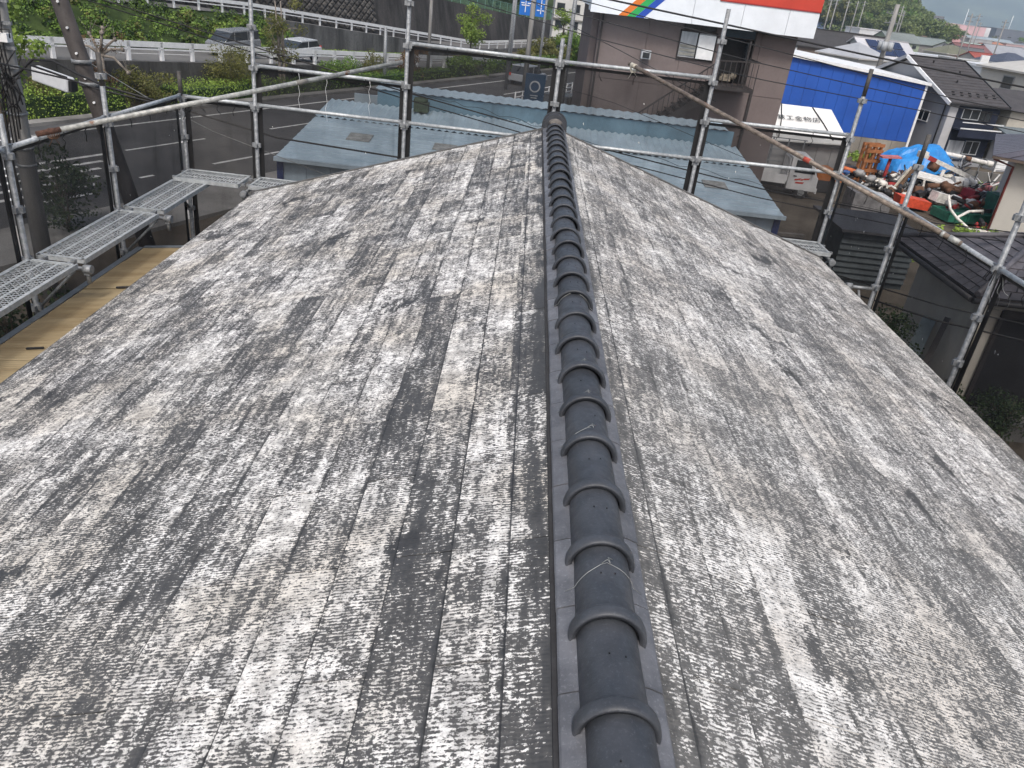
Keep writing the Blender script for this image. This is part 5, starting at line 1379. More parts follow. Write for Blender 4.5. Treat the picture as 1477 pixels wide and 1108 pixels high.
# blue tarpaulin over a heap
tp_ = thing('tarpaulin', 'bright blue tarpaulin thrown over a heap of scrap', 'tarpaulin', (22.3, 44.6, 0))
b = MB(frame(22.0, 45.0, R(8))); nu, nv = 26, 18; vs = []
for j in range(nv + 1):
    for i in range(nu + 1):
        u, v_ = i / nu * 2 - 1, j / nv * 2 - 1
        h = max(0, 1 - abs(u) ** 2.6) * max(0, 1 - abs(v_) ** 2.2)
        h = 2.0 * h ** .55 * (.86 + .14 * u) + .28 * noise.noise(Vector((u * 2.2, v_ * 2.5, 1.3))) * (h > 0) + .10 * abs(noise.noise(Vector((u * 7, v_ * 3, 4))))
        vs.append((u * 2.0 + .1 * noise.noise(Vector((u * 3, v_ * 3, 8))), v_ * 1.5 + .12 * noise.noise(Vector((u * 3, v_ * 4, 2))), max(.12, h + .1)))
b.faces(vs, [(j * (nu + 1) + i, j * (nu + 1) + i + 1, (j + 1) * (nu + 1) + i + 1, (j + 1) * (nu + 1) + i) for j in range(nv) for i in range(nu)])
b.build('sheet', surf('blue_tarp', (.02, .19, .52), .42, .12, 2, (.03, .25, .62), bump=.25, bsc=6), tp_)
b = MB(frame(22.0, 45.0, R(8))); b.ball((0, 0, .35), 1.0, 12, 6, .1, (1.6, 1.1, .8)); b.build('heap_core', tm(DRK), tp_)

def scrap(name, label, loc, fn, mat, cat='scrap', rz=0.0):
    root = thing(name, label, cat, loc)
    Mx = frame(loc[0], loc[1], rz, loc[2])
    for (pn, f, m) in fn:
        b = MB(Mx); f(b); b.build(pn, m, root)
    return root
W, RD, RS, DK, GY, OR = tm(WHT), tm(RED), tm(RUST, .85), tm(DRK), tm(GRY), tm(ORG)
# upright stack of orange-brown pallets
pl = surf('orange_timber', (.30, .12, .045), .8, .25, 6)
def slat(x, z, w, h): return lambda b: b.box(x, x + w, -.04, .04, z, z + h)
pieces = []
for k in range(2):
    for x in (0, .42, .84): pieces.append(('bearer', (lambda b, x=x, k=k: b.box(x, x + .10, k * .34 - .06, k * .34 + .10, 0, 2.0)), pl))
    for z in (.05, .55, 1.05, 1.55, 1.86): pieces.append(('slat', (lambda b, z=z, k=k: b.box(-.06, 1.0, k * .34 - .10, k * .34 - .064, z, z + .16)), pl))
o = scrap('pallet', 'orange-brown timber pallets standing upright left of the blue tarpaulin', (17.8, 42.0, 0), pieces, None, 'pallets', R(20))
scrap('red_stand', 'red pedestal table frame with a pinkish top beside the upright pallets', (19.0, 41.8, 0),
      [('column', lambda b: b.tube([(0, 0, 0), (.05, 0, 1.45)], .09, 8), RD), ('top', lambda b: b.hexa([(-.5, -.3, 1.42), (.5, -.3, 1.5), (.5, .3, 1.5), (-.5, .3, 1.42), (-.5, -.3, 1.5), (.5, -.3, 1.58), (.5, .3, 1.58), (-.5, .3, 1.5)]), tm((.42, .14, .15))), ('foot', lambda b: b.box(-.4, .4, -.3, .3, 0, .1), RD)], None, 'stand')
scrap('white_pipe', 'long white plastic pipe sticking out to the right above the tarpaulin', (24.2, 44.5, 1.5), [('pipe_body', lambda b: b.tube([(-1.7, .1, .15), (0, 0, .02), (1.55, -.25, -.12)], .13, 10), W), ('socket', lambda b: b.tube([(1.3, -.21, -.10), (1.62, -.262, -.126)], .17, 10), W), ('stain', lambda b: b.tube([(.1, -.016, .012), (.45, -.072, -.016)], .134, 10), RS), ('prop', lambda b: b.tube([(-.9, .05, .08), (-.9, .05, -1.5)], .05, 6), GY)], None, 'pipe')
def rods(n, seed, L=1.6, sp=.5, r=.02, zmax=.9):
    r_ = random.Random(seed); P = []
    for k in range(n):
        a = r_.uniform(-.6, .6) + (0 if r_.random() < .7 else 1.2); e = r_.uniform(.1, .9); c = Vector((r_.uniform(-sp, sp), r_.uniform(-sp, sp) * .6, r_.uniform(.05, zmax)))
        d = Vector((math.cos(a), math.sin(a) * .5, math.sin(e) * .7)).normalized() * L * r_.uniform(.35, .6)
        P.append((c - d if (c - d).z > 0 else c, c + d))
    return P
def rodheap(label, loc, n, seed, mats, rz=0, **k):
    root = thing('rod_heap', label, 'scrap heap', loc); Mx = frame(loc[0], loc[1], rz, loc[2])
    for i, (p, q) in enumerate(rods(n, seed, **k)):
        b = MB(Mx); b.tube([p, q], .018 + .012 * (i % 3), 6); b.build('rod', mats[i % len(mats)], root)
rodheap('bundle of thin purple-grey rods leaning at the right end of the tarpaulin', (23.6, 43.6, 0), 26, 1, [tm((.16, .12, .14)), GY, DK], R(40), L=1.8, zmax=1.2)
rodheap('heap of pale rods and tubes on the right by the wire fence', (24.6, 41.6, 0), 26, 2, [W, GY, tm((.35, .10, .12)), W, DK], R(15), L=1.9, sp=1.2, zmax=.7)
rodheap('tangle of dark and white bars below the blue tarpaulin', (20.0, 40.8, 0), 34, 3, [DK, W, RS, GY, DK], R(60), L=1.3, sp=.9, zmax=.9)
rodheap('scattered bars lying left of the orange pallets', (17.2, 43.2, 0), 14, 4, [GY, W, tm((.05, .10, .2))], R(-30), L=1.0, sp=.7, zmax=.5)
rodheap('dark offcuts in front of the white machine frame', (21.5, 39.4, 0), 24, 5, [DK, RS, GY, W], R(10), L=1.1, sp=.8, zmax=.8)
rodheap('low litter of bars along the yard edge on the right', (22.8, 37.3, 0), 22, 6, [RS, W, GY, RD], R(30), L=1.1, sp=.9, zmax=.4)
scrap('machine_frame', 'big cream white machine frame with curved arms and a drum', (22.7, 41.6, 0), [
    ('beam', lambda b: b.bar((-1.9, .3, 1.75), (.8, -.1, .95), .26, .2), W), ('drum', lambda b: b.tube([(-.35, -.35, .62), (.35, -.35, .62)], .38, 14), W), ('arm', lambda b: b.tube([(-.9, -.2, 1.2), (-1.05, -.35, .85), (-.75, -.4, .55), (-.5, -.4, .3)], .09, 8), W),
    ('arm', lambda b: b.tube([(.5, -.2, 1.0), (.85, -.3, .75), (.75, -.35, .35), (.9, -.35, 0)], .10, 8), W), ('motor', lambda b: b.tube([(-1.5, .2, 1.35), (-1.1, .2, 1.2)], .24, 10), RS), ('base', lambda b: b.box(-.9, 1.0, -.6, .4, 0, .18), W), ('beam_end', lambda b: b.cbox((-2.0, .32, 1.8), (.45, .35, .3)), W), ('red_collar', lambda b: b.bar((-1.72, .27, 1.69), (-1.3, .21, 1.57), .28, .22), RD)], None, 'machine')
scrap('white_table', 'upturned white table top on splayed legs among the scrap', (20.7, 40.2, 0), [
    ('top', lambda b: b.hexa([(-1.0, -.55, .95), (1.2, -.5, .72), (1.15, .6, .85), (-.95, .6, 1.1), (-1.0, -.55, 1.03), (1.2, -.5, .80), (1.15, .6, .93), (-.95, .6, 1.18)]), W)] + [('leg', (lambda b, x=x: b.bar((x, -.5, .9), (x * 1.15 + .15, -.62, 0), .11, .09, (1, 0, 0))), W) for x in (-.5, .1, .85)] + [('leg', (lambda b, x=x: b.bar((x, .45, .95), (x * 1.1, .5, 0), .11, .09, (1, 0, 0))), W) for x in (-.5, .85)], None, 'table', R(-8))
def lump(label, loc, r, sq, mat, n=5, seed=1, name='scrap_lump', cat='scrap'):
    root = thing(name, label, cat, loc); r_ = random.Random(seed)
    r0_ = r
    for k in range(int(n * 2.2)):
        r = r0_ * (1.0 if k < n * .5 else .55)
        b = MB(); c = Vector(loc) + Vector((r_.uniform(-.8, .8) * r0_ * sq[0], r_.uniform(-.8, .8) * r0_ * sq[1], r * .45 + r_.uniform(0, .7) * r0_))
        rot = Matrix.Rotation(r_.uniform(0, 3), 3, 'Z') @ Matrix.Rotation(r_.uniform(-.6, .6), 3, 'X')
        if k % 3 == 0: b.ball(c, r * .5, 8, 5, .3, (1, .8, .7))
        elif k % 3 == 1: b.cbox(c, (r * r_.uniform(.6, 1.2), r * .5, r * r_.uniform(.2, .6)), rot)
        else: b.tube([c - rot @ Vector((r * .6, 0, 0)), c + rot @ Vector((r * .6, 0, .1))], r * .2, 8)
        b.build('piece', mat[k % len(mat)], root)
lump('brown rusty engine block lump below the white table', (21.0, 38.9, 0), .75, (1, 1, 1), [RS, DK, RS], 7, 11)
lump('crumpled dark red metal panels right of the rusty lump', (22.0, 38.6, 0), .75, (1.2, .9, 1), [RD, tm((.22, .02, .035)), RD, DK], 8, 12)
lump('pinkish red casting leaning on the red panels', (22.8, 38.3, 0), .5, (.8, .8, 1.2), [tm((.42, .10, .12)), RD], 5, 13)
lump('dark machine parts at the right under the wire crate', (23.4, 38.9, 0), .6, (1.4, .8, .7), [DK, RS, GY], 8, 14)
lump('grey and black odds and ends left of the tarpaulin', (19.6, 42.9, 0), .6, (1.6, 1, .8), [DK, GY, W, RS], 9, 15)
lump('small white and red bits below the upright pallets', (18.6, 40.4, 0), .5, (1.6, 1, .8), [W, RD, DK, W], 9, 16)
lump('dark jumble with a blue bit at the left scaffold post', (16.9, 41.6, 0), .6, (1, 1.2, 1), [DK, tm((.03, .08, .22)), OR, GY], 9, 17)
lump('maroon and black drums beyond the red stand', (20.4, 42.8, 0), .5, (1.2, .7, 1), [tm((.12, .05, .07)), DK], 6, 18)
scrap('white_box', 'tilted white foam box resting on the green skip', (19.75, 36.8, .45), [('box_body', lambda b: b.cbox((0, 0, .22), (1.0, .6, .42), Matrix.Rotation(R(10), 3, 'Y')), W), ('lid', lambda b: b.cbox((.6, .05, .14), (.5, .6, .35), Matrix.Rotation(R(-18), 3, 'Y')), W)], None, 'box', R(8))
scrap('orange_crate', 'low bright orange-red plastic crate beside the brown pipe', (18.35, 36.6, .1), [('crate_body', lambda b: b.hexa([(-.75, -.3, .1), (.65, -.3, .0), (.65, .4, .0), (-.75, .4, .1), (-.8, -.35, .55), (.7, -.35, .4), (.7, .45, .4), (-.8, .45, .55)]), tm((.55, .07, .03)))], None, 'crate')
gsk = thing('green_skip', 'long dark green open skip full of scrap at the front of the yard', 'skip', (20.0, 35.2, 0)); Mg_ = frame(20.5, 35.3, R(8)) @ Matrix.Diagonal((.78, 1, .8, 1)); grn = tm((.02, .13, .085))
for nm, f in (('side', lambda b: b.box(-1.9, 1.9, -.55, -.48, .1, .6)), ('side', lambda b: b.box(-1.9, 1.9, .75, .82, .1, .6)), ('end', lambda b: b.box(-1.9, -1.83, -.48, .75, .1, .6)), ('end', lambda b: b.box(1.83, 1.9, -.48, .75, .1, .6)), ('rim', lambda b: b.box(-1.98, 1.98, -.62, -.48, .61, .68)), ('floor', lambda b: b.box(-1.82, 1.82, -.47, .74, .1, .5))):
    b = MB(Mg_); f(b); b.build(nm, grn, gsk)
for k in range(5):
    b = MB(Mg_); x = -1.5 + k * .75; b.box(x, x + .08, -.62, -.552, .1, .6); b.build('rib', grn, gsk)
lump('mixed scrap filling the green skip', (20.2, 35.4, .35), .5, (2.4, .6, .6), [RS, DK, RD, GY], 11, 19)
scrap('green_tub', 'dark green tub at the right end beside the cream wall', (22.1, 36.0, 0), [('tub', lambda b: b.prism([(-.5, 0), (.5, 0), (.6, 1.3), (-.6, 1.3)], 'y', -.5, .5), tm((.02, .11, .08)))], None, 'tub')
scrap('bent_frame', 'white bent tube frame with a hook end lying in front of the green skip', (19.3, 33.5, .1), [('tube', lambda b: b.tube([(-.95, .4, 1.3), (-.75, .2, .75), (-.45, 0, .45), (.1, -.2, .1), (.55, -.3, .02)], .06, 8), W), ('tube', lambda b: b.tube([(-.45, 0, .45), (.2, .4, .7), (.9, .6, .75), (1.0, .7, .6)], .06, 8), W), ('hook', lambda b: b.hexa([(.45, -.55, 0), (.95, -.45, 0), (.9, -.15, .0), (.4, -.2, 0), (.45, -.55, .12), (.95, -.45, .12), (.9, -.15, .12), (.4, -.2, .12)]), W)], None, 'frame')
for k, (lab, loc, r_l, mats, n_) in enumerate((
        ('cream white castings piled just right of the tarpaulin rods', (22.9, 42.6, 0), .6, [W, tm((.5, .47, .40)), DK], 9), ('white and rust coloured housings in the middle of the scrap', (21.6, 40.9, 0), .6, [W, RS, W, DK], 10),
        ('scatter of white covers left of the upturned table', (19.7, 41.2, 0), .55, [W, GY, DK, W], 9), ('black and cream bits behind the brown framed board', (19.0, 41.0, 0), .5, [DK, tm((.45, .42, .34)), DK], 9),
        ('red hand tools and pipes near the right end of the heap', (23.6, 40.0, 0), .5, [RD, W, GY, RS], 9), ('pale pipes and red panels below the wire fence', (24.4, 42.4, 0), .6, [tm((.45, .16, .15)), W, GY], 9),
        ('dark engine parts just behind the orange crate', (19.3, 38.4, 0), .55, [DK, RS, GY, DK], 9), ('white angled covers just behind the foam box', (20.4, 38.2, 0), .5, [W, tm((.55, .53, .5)), DK], 8),
        ('rusty gears heaped at the back of the green skip', (21.6, 36.9, .2), .55, [RS, DK, RD, W], 10), ('odd white lids and a red can beside the pale drum', (22.5, 38.9, .2), .5, [W, RD, W, DK], 8),
        ('grey motor housings at the left edge of the scrap heap', (17.9, 40.9, 0), .5, [GY, DK, W], 9), ('blackened pipes on the ground before the orange crate', (18.3, 38.6, 0), .5, [DK, RS, DK, W], 9))):
    lump(lab, loc, r_l, (1.5, 1.0, 1.1), mats, n_, 40 + k)
lump('red and brown scraps at the foot of the green skip', (20.6, 33.6, 0), .4, (2.2, .7, .5), [RD, RS, DK], 9, 20)
wc = thing('wire_crate', 'white wire crate leaning near the right end of the scrap', 'crate', (23.4, 37.9, 0)); Mw = frame(23.2, 37.9, R(-12), .45) @ Matrix.Rotation(R(-24), 4, 'Y')
for k in range(6):
    b = MB(Mw); x = -.5 + k * .2; b.box(x - .02, x + .02, -.4, -.36, 0, .85); b.build('wire_bar', W, wc)
for z in (0, .42, .85):
    b = MB(Mw); b.box(-.55, .55, -.405, -.355, z - .02, z + .02); b.build('wire_bar', W, wc)
scrap('white_drum', 'pale grey white plastic drum by the cream wall', (23.2, 36.6, 0), [('drum', lambda b: b.tube([(0, 0, 0), (0, 0, 1.05)], .42, 16), tm((.48, .50, .52))), ('lid', lambda b: b.tube([(0, 0, 1.05), (0, 0, 1.12)], .45, 16), W)], None, 'drum')
scrap('white_drum', 'second white container half behind the pale drum', (24.0, 37.4, 0), [('drum', lambda b: b.box(-.4, .4, -.4, .4, 0, 1.2), W)], None, 'container')
scrap('tyre', 'dark tyre lying against the red panels', (22.6, 37.7, .1), [('tyre_ring', lambda b: [b.tube([(.42 * math.cos(i * .52 ), .1 + .0 * i, .42 + .42 * math.sin(i * .52)) for i in range(13)], .13, 7, caps=False)], DK)], None, 'tyre')
scrap('brown_board', 'brown framed board leaning in the scrap beside the scaffold post', (19.2, 40.0, 0), [('board', lambda b: b.bar((-.3, 0, .1), (.45, .3, 1.35), .34, .08, (0, 0, 1)), tm((.14, .085, .05))), ('edge', lambda b: b.bar((-.48, -.12, .12), (.27, .18, 1.37), .07, .1), tm((.5, .46, .38)))], None, 'board')
# things behind the right mesh: grey boiler, dark sheds
scrap('grey_boiler', 'pale grey cabinet with a rounded tank, behind the spattered dust sheet', (14.6, 32.8, 0), [('cabinet', lambda b: b.hexa([(-.9, -.5, .2), (.7, -.5, .2), (.7, .6, .2), (-.9, .6, .2), (-.9, -.5, 1.35), (.7, -.5, 1.25), (.7, .6, 1.25), (-.9, .6, 1.35)]), tm((.32, .31, .31))), ('tank', lambda b: b.tube([(-.1, -.6, .3), (.5, -.62, .3)], .34, 14), tm((.36, .36, .36))), ('pipe', lambda b: b.tube([(.2, -.75, .35), (.2, -.75, -.3)], .1, 8), tm((.4, .4, .4)))], None, 'cabinet')
lsh = thing('slatted_shed', 'low dark shed with horizontal louvre boards behind the spattered dust sheet', 'shed', (11.6, 24.5, 0))
b = MB(); b.box(10.2, 12.6, 24.2, 26.6, 0, 1.75); b.build('wall', tm((.05, .06, .065)), lsh)
for k in range(8):
    b = MB(); z = .2 + k * .19; b.hexa([(10.2, 24.12, z), (12.6, 24.12, z), (12.6, 24.19, z + .14), (10.2, 24.19, z + .14), (10.2, 24.12, z + .02), (12.6, 24.12, z + .02), (12.6, 24.19, z + .16), (10.2, 24.19, z + .16)]); b.build('louvre_board', tm((.055, .068, .074)), lsh)
b = MB(); b.box(10.0, 12.8, 23.9, 26.8, 1.76, 1.84); b.build('roof', tm((.05, .05, .055)), lsh)
for k, (x, y, L_, an) in enumerate(((8.6, 22.5, 3.2, .2), (9.6, 26.5, 2.6, -.3), (9.2, 29.0, 3.4, .1), (13.2, 29.5, 2.8, .5))):
    b = MB(Matrix.Translation((x, y, .1)) @ Matrix.Rotation(an, 4, 'Z')); b.box(-L_ / 2, L_ / 2, -.1, .1, -.05, .07)
    tag(b.build('timber', tm(((.13, .11, .08), (.24, .19, .10), (.12, .11, .10), (.2, .2, .19))[k], .9)), ('dark timber on the ground right of the blue shed corner', 'yellowish timber on the ground behind the small pickup mesh', 'grey timber on the ground beside the blue shed end wall', 'pale plank on the ground below the orange cover')[k], 'timber')
# weeds
wl = []
r_ = random.Random(3)
for (cx, cy, rx_, ry_, n_) in ((20.6, 49.5, 1.3, 1.0, 26), (25.2, 43.6, 1.8, 1.2, 30), (20.5, 32.6, 2.5, .8, 30), (24.5, 40.6, 1.2, 1.0, 16), (15.0, 29.5, 3, 2, 26)):
    for k in range(n_): wl.append(((cx + r_.uniform(-rx_, rx_), cy + r_.uniform(-ry_, ry_), .12), (.2, .2, r_.uniform(.12, .4))))
b = MB(); leaves(b, wl, 9000, .13, .3, .6, 55); o = b.build('weeds', LM['lime']); o['kind'] = 'stuff'
# wire fence and block wall between the yard and the navy house
yf = thing('yard_fence', 'thin wire fence on a low block wall before the navy house', 'fence', (26, 46.4, 0))
for k in range(8):
    b = MB(); x0 = 22.4 + k * .8; b.box(x0 + .005, x0 + .795, 46.9 - .12 * k, 47.05 - .12 * k, 0, .6); b.build('wall_block', M['conc'], yf)
for k in range(9):
    b = MB(); x0 = 22.4 + k * .8; b.bar((x0, 46.98 - .12 * k, .6), (x0, 46.98 - .12 * k, 1.35), .04, .04, (1, 0, 0)); b.build('post', M['galv'], yf)
for z in (.9, 1.12, 1.33):
    b = MB(); b.bar((22.4, 46.98, z), (28.8, 46.02, z), .02, .02); b.build('wire', M['galv'], yf)

# ------------------------------------------------------------------ vehicles and road furniture
def car(label, Mx, L, W_, H, col, van=False, name='parked_car', cat='car'):
    root = thing(name, label, cat, tuple(Mx @ Vector((0, 0, 0))))
    pm = surf('car_paint', col, .28, .05, 2, spec=.6); h = L / 2
    body = [(-h, .32), (-h + .02, .85), (h - .5, .88), (h - .03, .70), (h, .32)] if not van else [(-h, .32), (-h + .02, 1.0), (h - .25, 1.0), (h, .85), (h, .32)]
    b = MB(Mx); b.prism(body, 'y', -W_ / 2, W_ / 2); o = b.build('body', pm, root); bv = o.modifiers.new('bevel', 'BEVEL'); bv.width = .06; bv.segments = 2
    cab = [(-h + .05, .84), (-h + .35, H), (h - 1.75, H), (h - 1.0, .86)] if not van else [(-h + .03, .99), (-h + .12, H), (h - .95, H), (h - .3, .99)]
    b = MB(Mx); b.prism(cab, 'y', -W_ / 2 + .09, W_ / 2 - .09); o = b.build('cabin', M['glass'], root); bv = o.modifiers.new('bevel', 'BEVEL'); bv.width = .05; bv.segments = 2
    rf = [(cab[1][0] - .03, H - .03), (cab[1][0] + .02, H + .04), (cab[2][0] - .02, H + .04), (cab[2][0] + .04, H - .03)]
    b = MB(Mx); b.prism(rf, 'y', -W_ / 2 + .08, W_ / 2 - .08); b.build('roof', pm, root)
    for s_ in (-1, 1):
        for x in (cab[1][0] + .9, cab[1][0] + 2.0):
            if x > cab[2][0] + .2: continue
            b = MB(Mx); b.bar((x, s_ * (W_ / 2 - .085), .86), (x, s_ * (W_ / 2 - .085), H), .07, .02, (1, 0, 0)); b.build('pillar', pm, root)
        for x in (-h + .75, h - .8):
            b = MB(Mx); b.tube([(x, s_ * (W_ / 2 - .2), .31), (x, s_ * (W_ / 2 + .01), .31)], .31, 14); w = b.build('wheel', M['black'], root)
            b = MB(Mx); b.tube([(x, s_ * (W_ / 2 + .005), .31), (x, s_ * (W_ / 2 + .02), .31)], .18, 10); b.build('rim', M['galv'], w)
        b = MB(Mx); b.cbox((h - .02, s_ * (W_ / 2 - .3), .66), (.08, .34, .14)); b.build('headlight', M['curtain'], root)
        b = MB(Mx); b.cbox((-h + .0, s_ * (W_ / 2 - .14), .8), (.06, .16, .22)); b.build('tail_light', M['signred'], root)
    return root
car('dark grey van driving on the lower ramp road behind the round shrub', RM @ Matrix.Translation((-38.8, 38.2, zr1(38.2))) @ Matrix.Rotation(R(-90), 4, 'Z') @ Matrix.Rotation(R(2.8), 4, 'Y'), 3.2, 1.5, 1.5, (.16, .17, .18), True, 'van', 'van')
car('pale silver car just below the van on the ramp road', RM @ Matrix.Translation((-37.6, 42.3, zr1(42.3))) @ Matrix.Rotation(R(-90), 4, 'Z') @ Matrix.Rotation(R(2.8), 4, 'Y'), 3.6, 1.6, 1.25, (.42, .44, .46))
car('black car parked beside the brown building, seen through the mesh', frame(2.1, 51.5, R(70)), 4.2, 1.7, 1.5, (.015, .016, .018))
car('small silver car glimpsed low on the main road behind the tall left dust sheet', RM @ Matrix.Translation((-29.2, 60.5, .01)) @ Matrix.Rotation(R(90), 4, 'Z'), 4.0, 1.65, 1.45, (.36, .38, .40))
sg = thing('standing_sign', 'dark blue standing shop sign with a pale round emblem by the road', 'sign', (.2, 53.4, 0))
b = MB(); b.box(-.45, .85, 53.3, 53.6, .15, 2.25); b.build('sign_box', surf('sign_dark_blue', (.015, .045, .09), .4, .15, 2), sg)
b = MB(); b.tube([(.2, 53.29, 1.5 + .0), (.2, 53.28, 1.5)], .36, 20); b.build('emblem', M['curtain'], sg)
b = MB(); b.tube([(.2, 53.275, 1.5), (.2, 53.27, 1.5)], .27, 20); b.bar((.2, 53.262, 1.25), (.2, 53.262, 1.75), .05, .01, (1, 0, 0)); b.build('emblem_centre', surf('sign_dark_blue2', (.02, .05, .10), .4, .15, 2), sg)
b = MB(); b.box(-.05, .45, 53.28, 53.295, .92, .97); b.box(.0, .4, 53.28, 53.295, .78, .83); b.build('sign_bars', M['curtain'], sg)
b = MB(); b.box(-.35, .75, 53.32, 53.58, 0, .14); b.build('base', M['conc'], sg)
wf = thing('white_barrier', 'low white tube barrier round the shop sign at the roadside', 'barrier', (.5, 55, 0))
for (x0, y0, x1, y1) in ((-1.0, 53.2, -.1, 55.2), (-.1, 55.2, 3.1, 62.5)):
    d = Vector((x1 - x0, y1 - y0, 0)); n = max(2, int(d.length / 1.1))
    for k in range(n + 1):
        b = MB(); p = Vector((x0, y0, 0)) + d * k / n; b.tube([p, p + Vector((0, 0, 1.05))], .05, 6); b.build('post', M['white_paint'], wf)
    for z in (.45, .72, 1.0):
        b = MB(); b.tube([(x0, y0, z), (x1, y1, z)], .035, 6); b.build('rail', M['white_paint'], wf)
rs = thing('road_sign', 'blue overhead road sign with white route lines above the green fence', 'road sign', (-.4, 66, 5))
M['signblue'] = surf('sign_blue', (.015, .14, .50), .45, .06, 1)
for (x0, x1) in ((-1.55, -.62), (-.30, .55)):
    b = MB(); b.box(x0, x1, 66, 66.06, 5.1, 6.9); b.build('sign_plate', M['signblue'], rs)
b = MB()
for (x0, x1, z0, z1) in ((-1.12, -1.06, 5.3, 6.5), (-1.4, -.8, 5.75, 5.82), (-1.45, -1.2, 5.9, 5.98), (-.95, -.72, 5.9, 5.98), (.08, .14, 5.3, 6.5), (-.15, .4, 5.95, 6.02), (.2, .45, 5.5, 5.57), (-.2, .02, 5.5, 5.57)): b.box(x0, x1, 65.975, 65.99, z0, z1)
b.build('route_lines', M['white_paint'], rs)
for x in (-1.1, .1):
    b = MB(); b.bar((x, 66.15, 4.9), (x, 66.15, 7.2), .1, .1, (1, 0, 0)); b.build('sign_bracket', M['galv'], rs)
b = MB(); b.bar((-2.0, 66.25, 6.3), (.6, 66.25, 6.3), .12, .12); b.build('sign_arm', M['galv'], rs)
b = MB(); b.tube([(-1.9, 66.3, 0), (-1.9, 66.3, 7.4)], .14, 10); b.build('sign_pole', M['galv'], rs)
wb = thing('office_block', 'white flat office block with dark square windows at the top centre', 'office', (4.5, 95, 0))
b = MB(); b.box(1.8, 9.5, 95, 106, 0, 8.5); b.build('wall', surf('office_white', (.52, .52, .50), .8, .06, .4), wb)
for x in (2.0, 3.7, 5.4, 7.1):
    for z in (1.0, 3.0, 4.75, 6.6): window(wb, None, x, x + .95, z, z + .9, 95, 'greywall', 'glass', 0, .05, .06)
b = MB(); b.box(1.7, 9.6, 94.8, 94.99, 3.95, 4.1); b.build('ledge', M['conc'], wb)
bush('tall green shrubbery at the foot of the white office block', (4.6, 88, 0), (3.6, 2.0, 1.6), 'mid', 4200, .26, 305, 26); bush('brownish bush left of the white office block foot', (.6, 86, 0), (1.4, 1.4, 1.4), 'olive', 1800, .22, 306)

# ------------------------------------------------------------------ the town beyond, wooded hill, far works, mountains
rc = {}
def cm(c, rough=.8): 
    if c not in rc: rc[c] = surf('town_paint', c, rough, .12, .15)
    return rc[c]
WLL = cm((.50, .49, .46))
def town(label, x, y, w, d, h, rz, wall, roof, kind='gable', rise=1.6, wins=3, floors=2, group='houses and works of the far town', name='town_house', cat='house'):
    root = thing(name, label, cat, (x, y, gz(x, y)), group); Mx = frame(x, y, R(rz), gz(x, y)); ov = .4
    b = MB(Mx); b.box(-w / 2, w / 2, 0, d, 0, h)
    if kind == 'gable': b.prism([(.0, h), (d, h), (d / 2, h + rise - .1)], 'x', -w / 2, w / 2)
    b.build('wall', cm(wall), root); r_ = cm(roof, .6)
    if kind == 'gable':
        for s_ in (-1, 1):
            y0 = -ov if s_ < 0 else d + ov; zz = h - rise * ov / (d / 2)
            b = MB(Mx); P = [(-w / 2 - ov, y0, zz), (w / 2 + ov, y0, zz), (w / 2 + ov, d / 2, h + rise), (-w / 2 - ov, d / 2, h + rise)]
            b.hexa([(p[0], p[1], p[2]) for p in P] + [(p[0], p[1], p[2] + .14) for p in P]); b.build('roof_slope', r_, root)
        b = MB(Mx); b.bar((-w / 2 - ov, d / 2, h + rise + .16), (w / 2 + ov, d / 2, h + rise + .16), .35, .16); b.build('ridge', cm(tuple(c * .7 for c in roof)), root)
    elif kind == 'hip':
        e = [(-w / 2 - ov, -ov), (w / 2 + ov, -ov), (w / 2 + ov, d + ov), (-w / 2 - ov, d + ov)]; q = max(.1, w / 2 - d / 2)
        a0, a1 = (-q, d / 2, h + rise), (q, d / 2, h + rise); E3 = [(p[0], p[1], h) for p in e]
        for F in ((E3[0], E3[1], a1, a0), (E3[1], E3[2], a1), (E3[2], E3[3], a0, a1), (E3[3], E3[0], a0)):
            b = MB(Mx); b.face(F); b.build('roof_slope', r_, root)
        b = MB(Mx); b.box(e[0][0], e[1][0], e[0][1], e[2][1], h - .15, h - .005); b.build('eave', cm((.45, .44, .42)), root)
    else:
        b = MB(Mx); b.box(-w / 2 - .15, w / 2 + .15, -.15, d + .15, h + .003, h + .35); b.build('roof', r_, root)
    nw = wins
    for f in range(floors):
        z = .9 + f * 2.7
        if z + 1.1 > h: break
        for k in range(nw):
            x0 = -w / 2 + w * (k + .3) / nw; window(root, Mx, x0, x0 + w * .42 / nw, z, z + 1.1, 0, 'greywall', 'glass', 0, .08, .06)
            if k == 0:
                Ms = Mx @ Matrix.Translation((-w / 2, d, 0)) @ Matrix.Rotation(R(-90), 4, 'Z'); window(root, Ms, d * .35, d * .35 + 1.3, z, z + 1.1, 0, 'greywall', 'glass', 0, .08, .06)
    return root
town('brown gabled house with a dark charcoal roof directly behind the blue hall', 46, 128, 12, 8, 3.9, -20, (.16, .12, .10), (.045, .042, .042), 'gable', 2.2, 2, 1)
sh = town('pale house with a white roof carrying dark blue solar panels', 53, 125, 8.5, 8, 3.6, 12, (.50, .50, .50), (.48, .48, .50), 'gable', 2.2)
for i in range(3):
    for j in range(2):
        b = MB(frame(53, 125, R(12), gz(53, 125))); x = -3.0 + i * 2.0; y0 = .3 + j * 1.7; z0 = 3.6 + 2.2 * y0 / 4 + .22; z1 = 3.6 + 2.2 * (y0 + 1.5) / 4 + .22
        b.hexa([(x, y0, z0), (x + 1.85, y0, z0), (x + 1.85, y0 + 1.5, z1), (x, y0 + 1.5, z1), (x, y0, z0 + .06), (x + 1.85, y0, z0 + .06), (x + 1.85, y0 + 1.5, z1 + .06), (x, y0 + 1.5, z1 + .06)]); b.build('solar_panel', cm((.02, .03, .075), .2), sh)
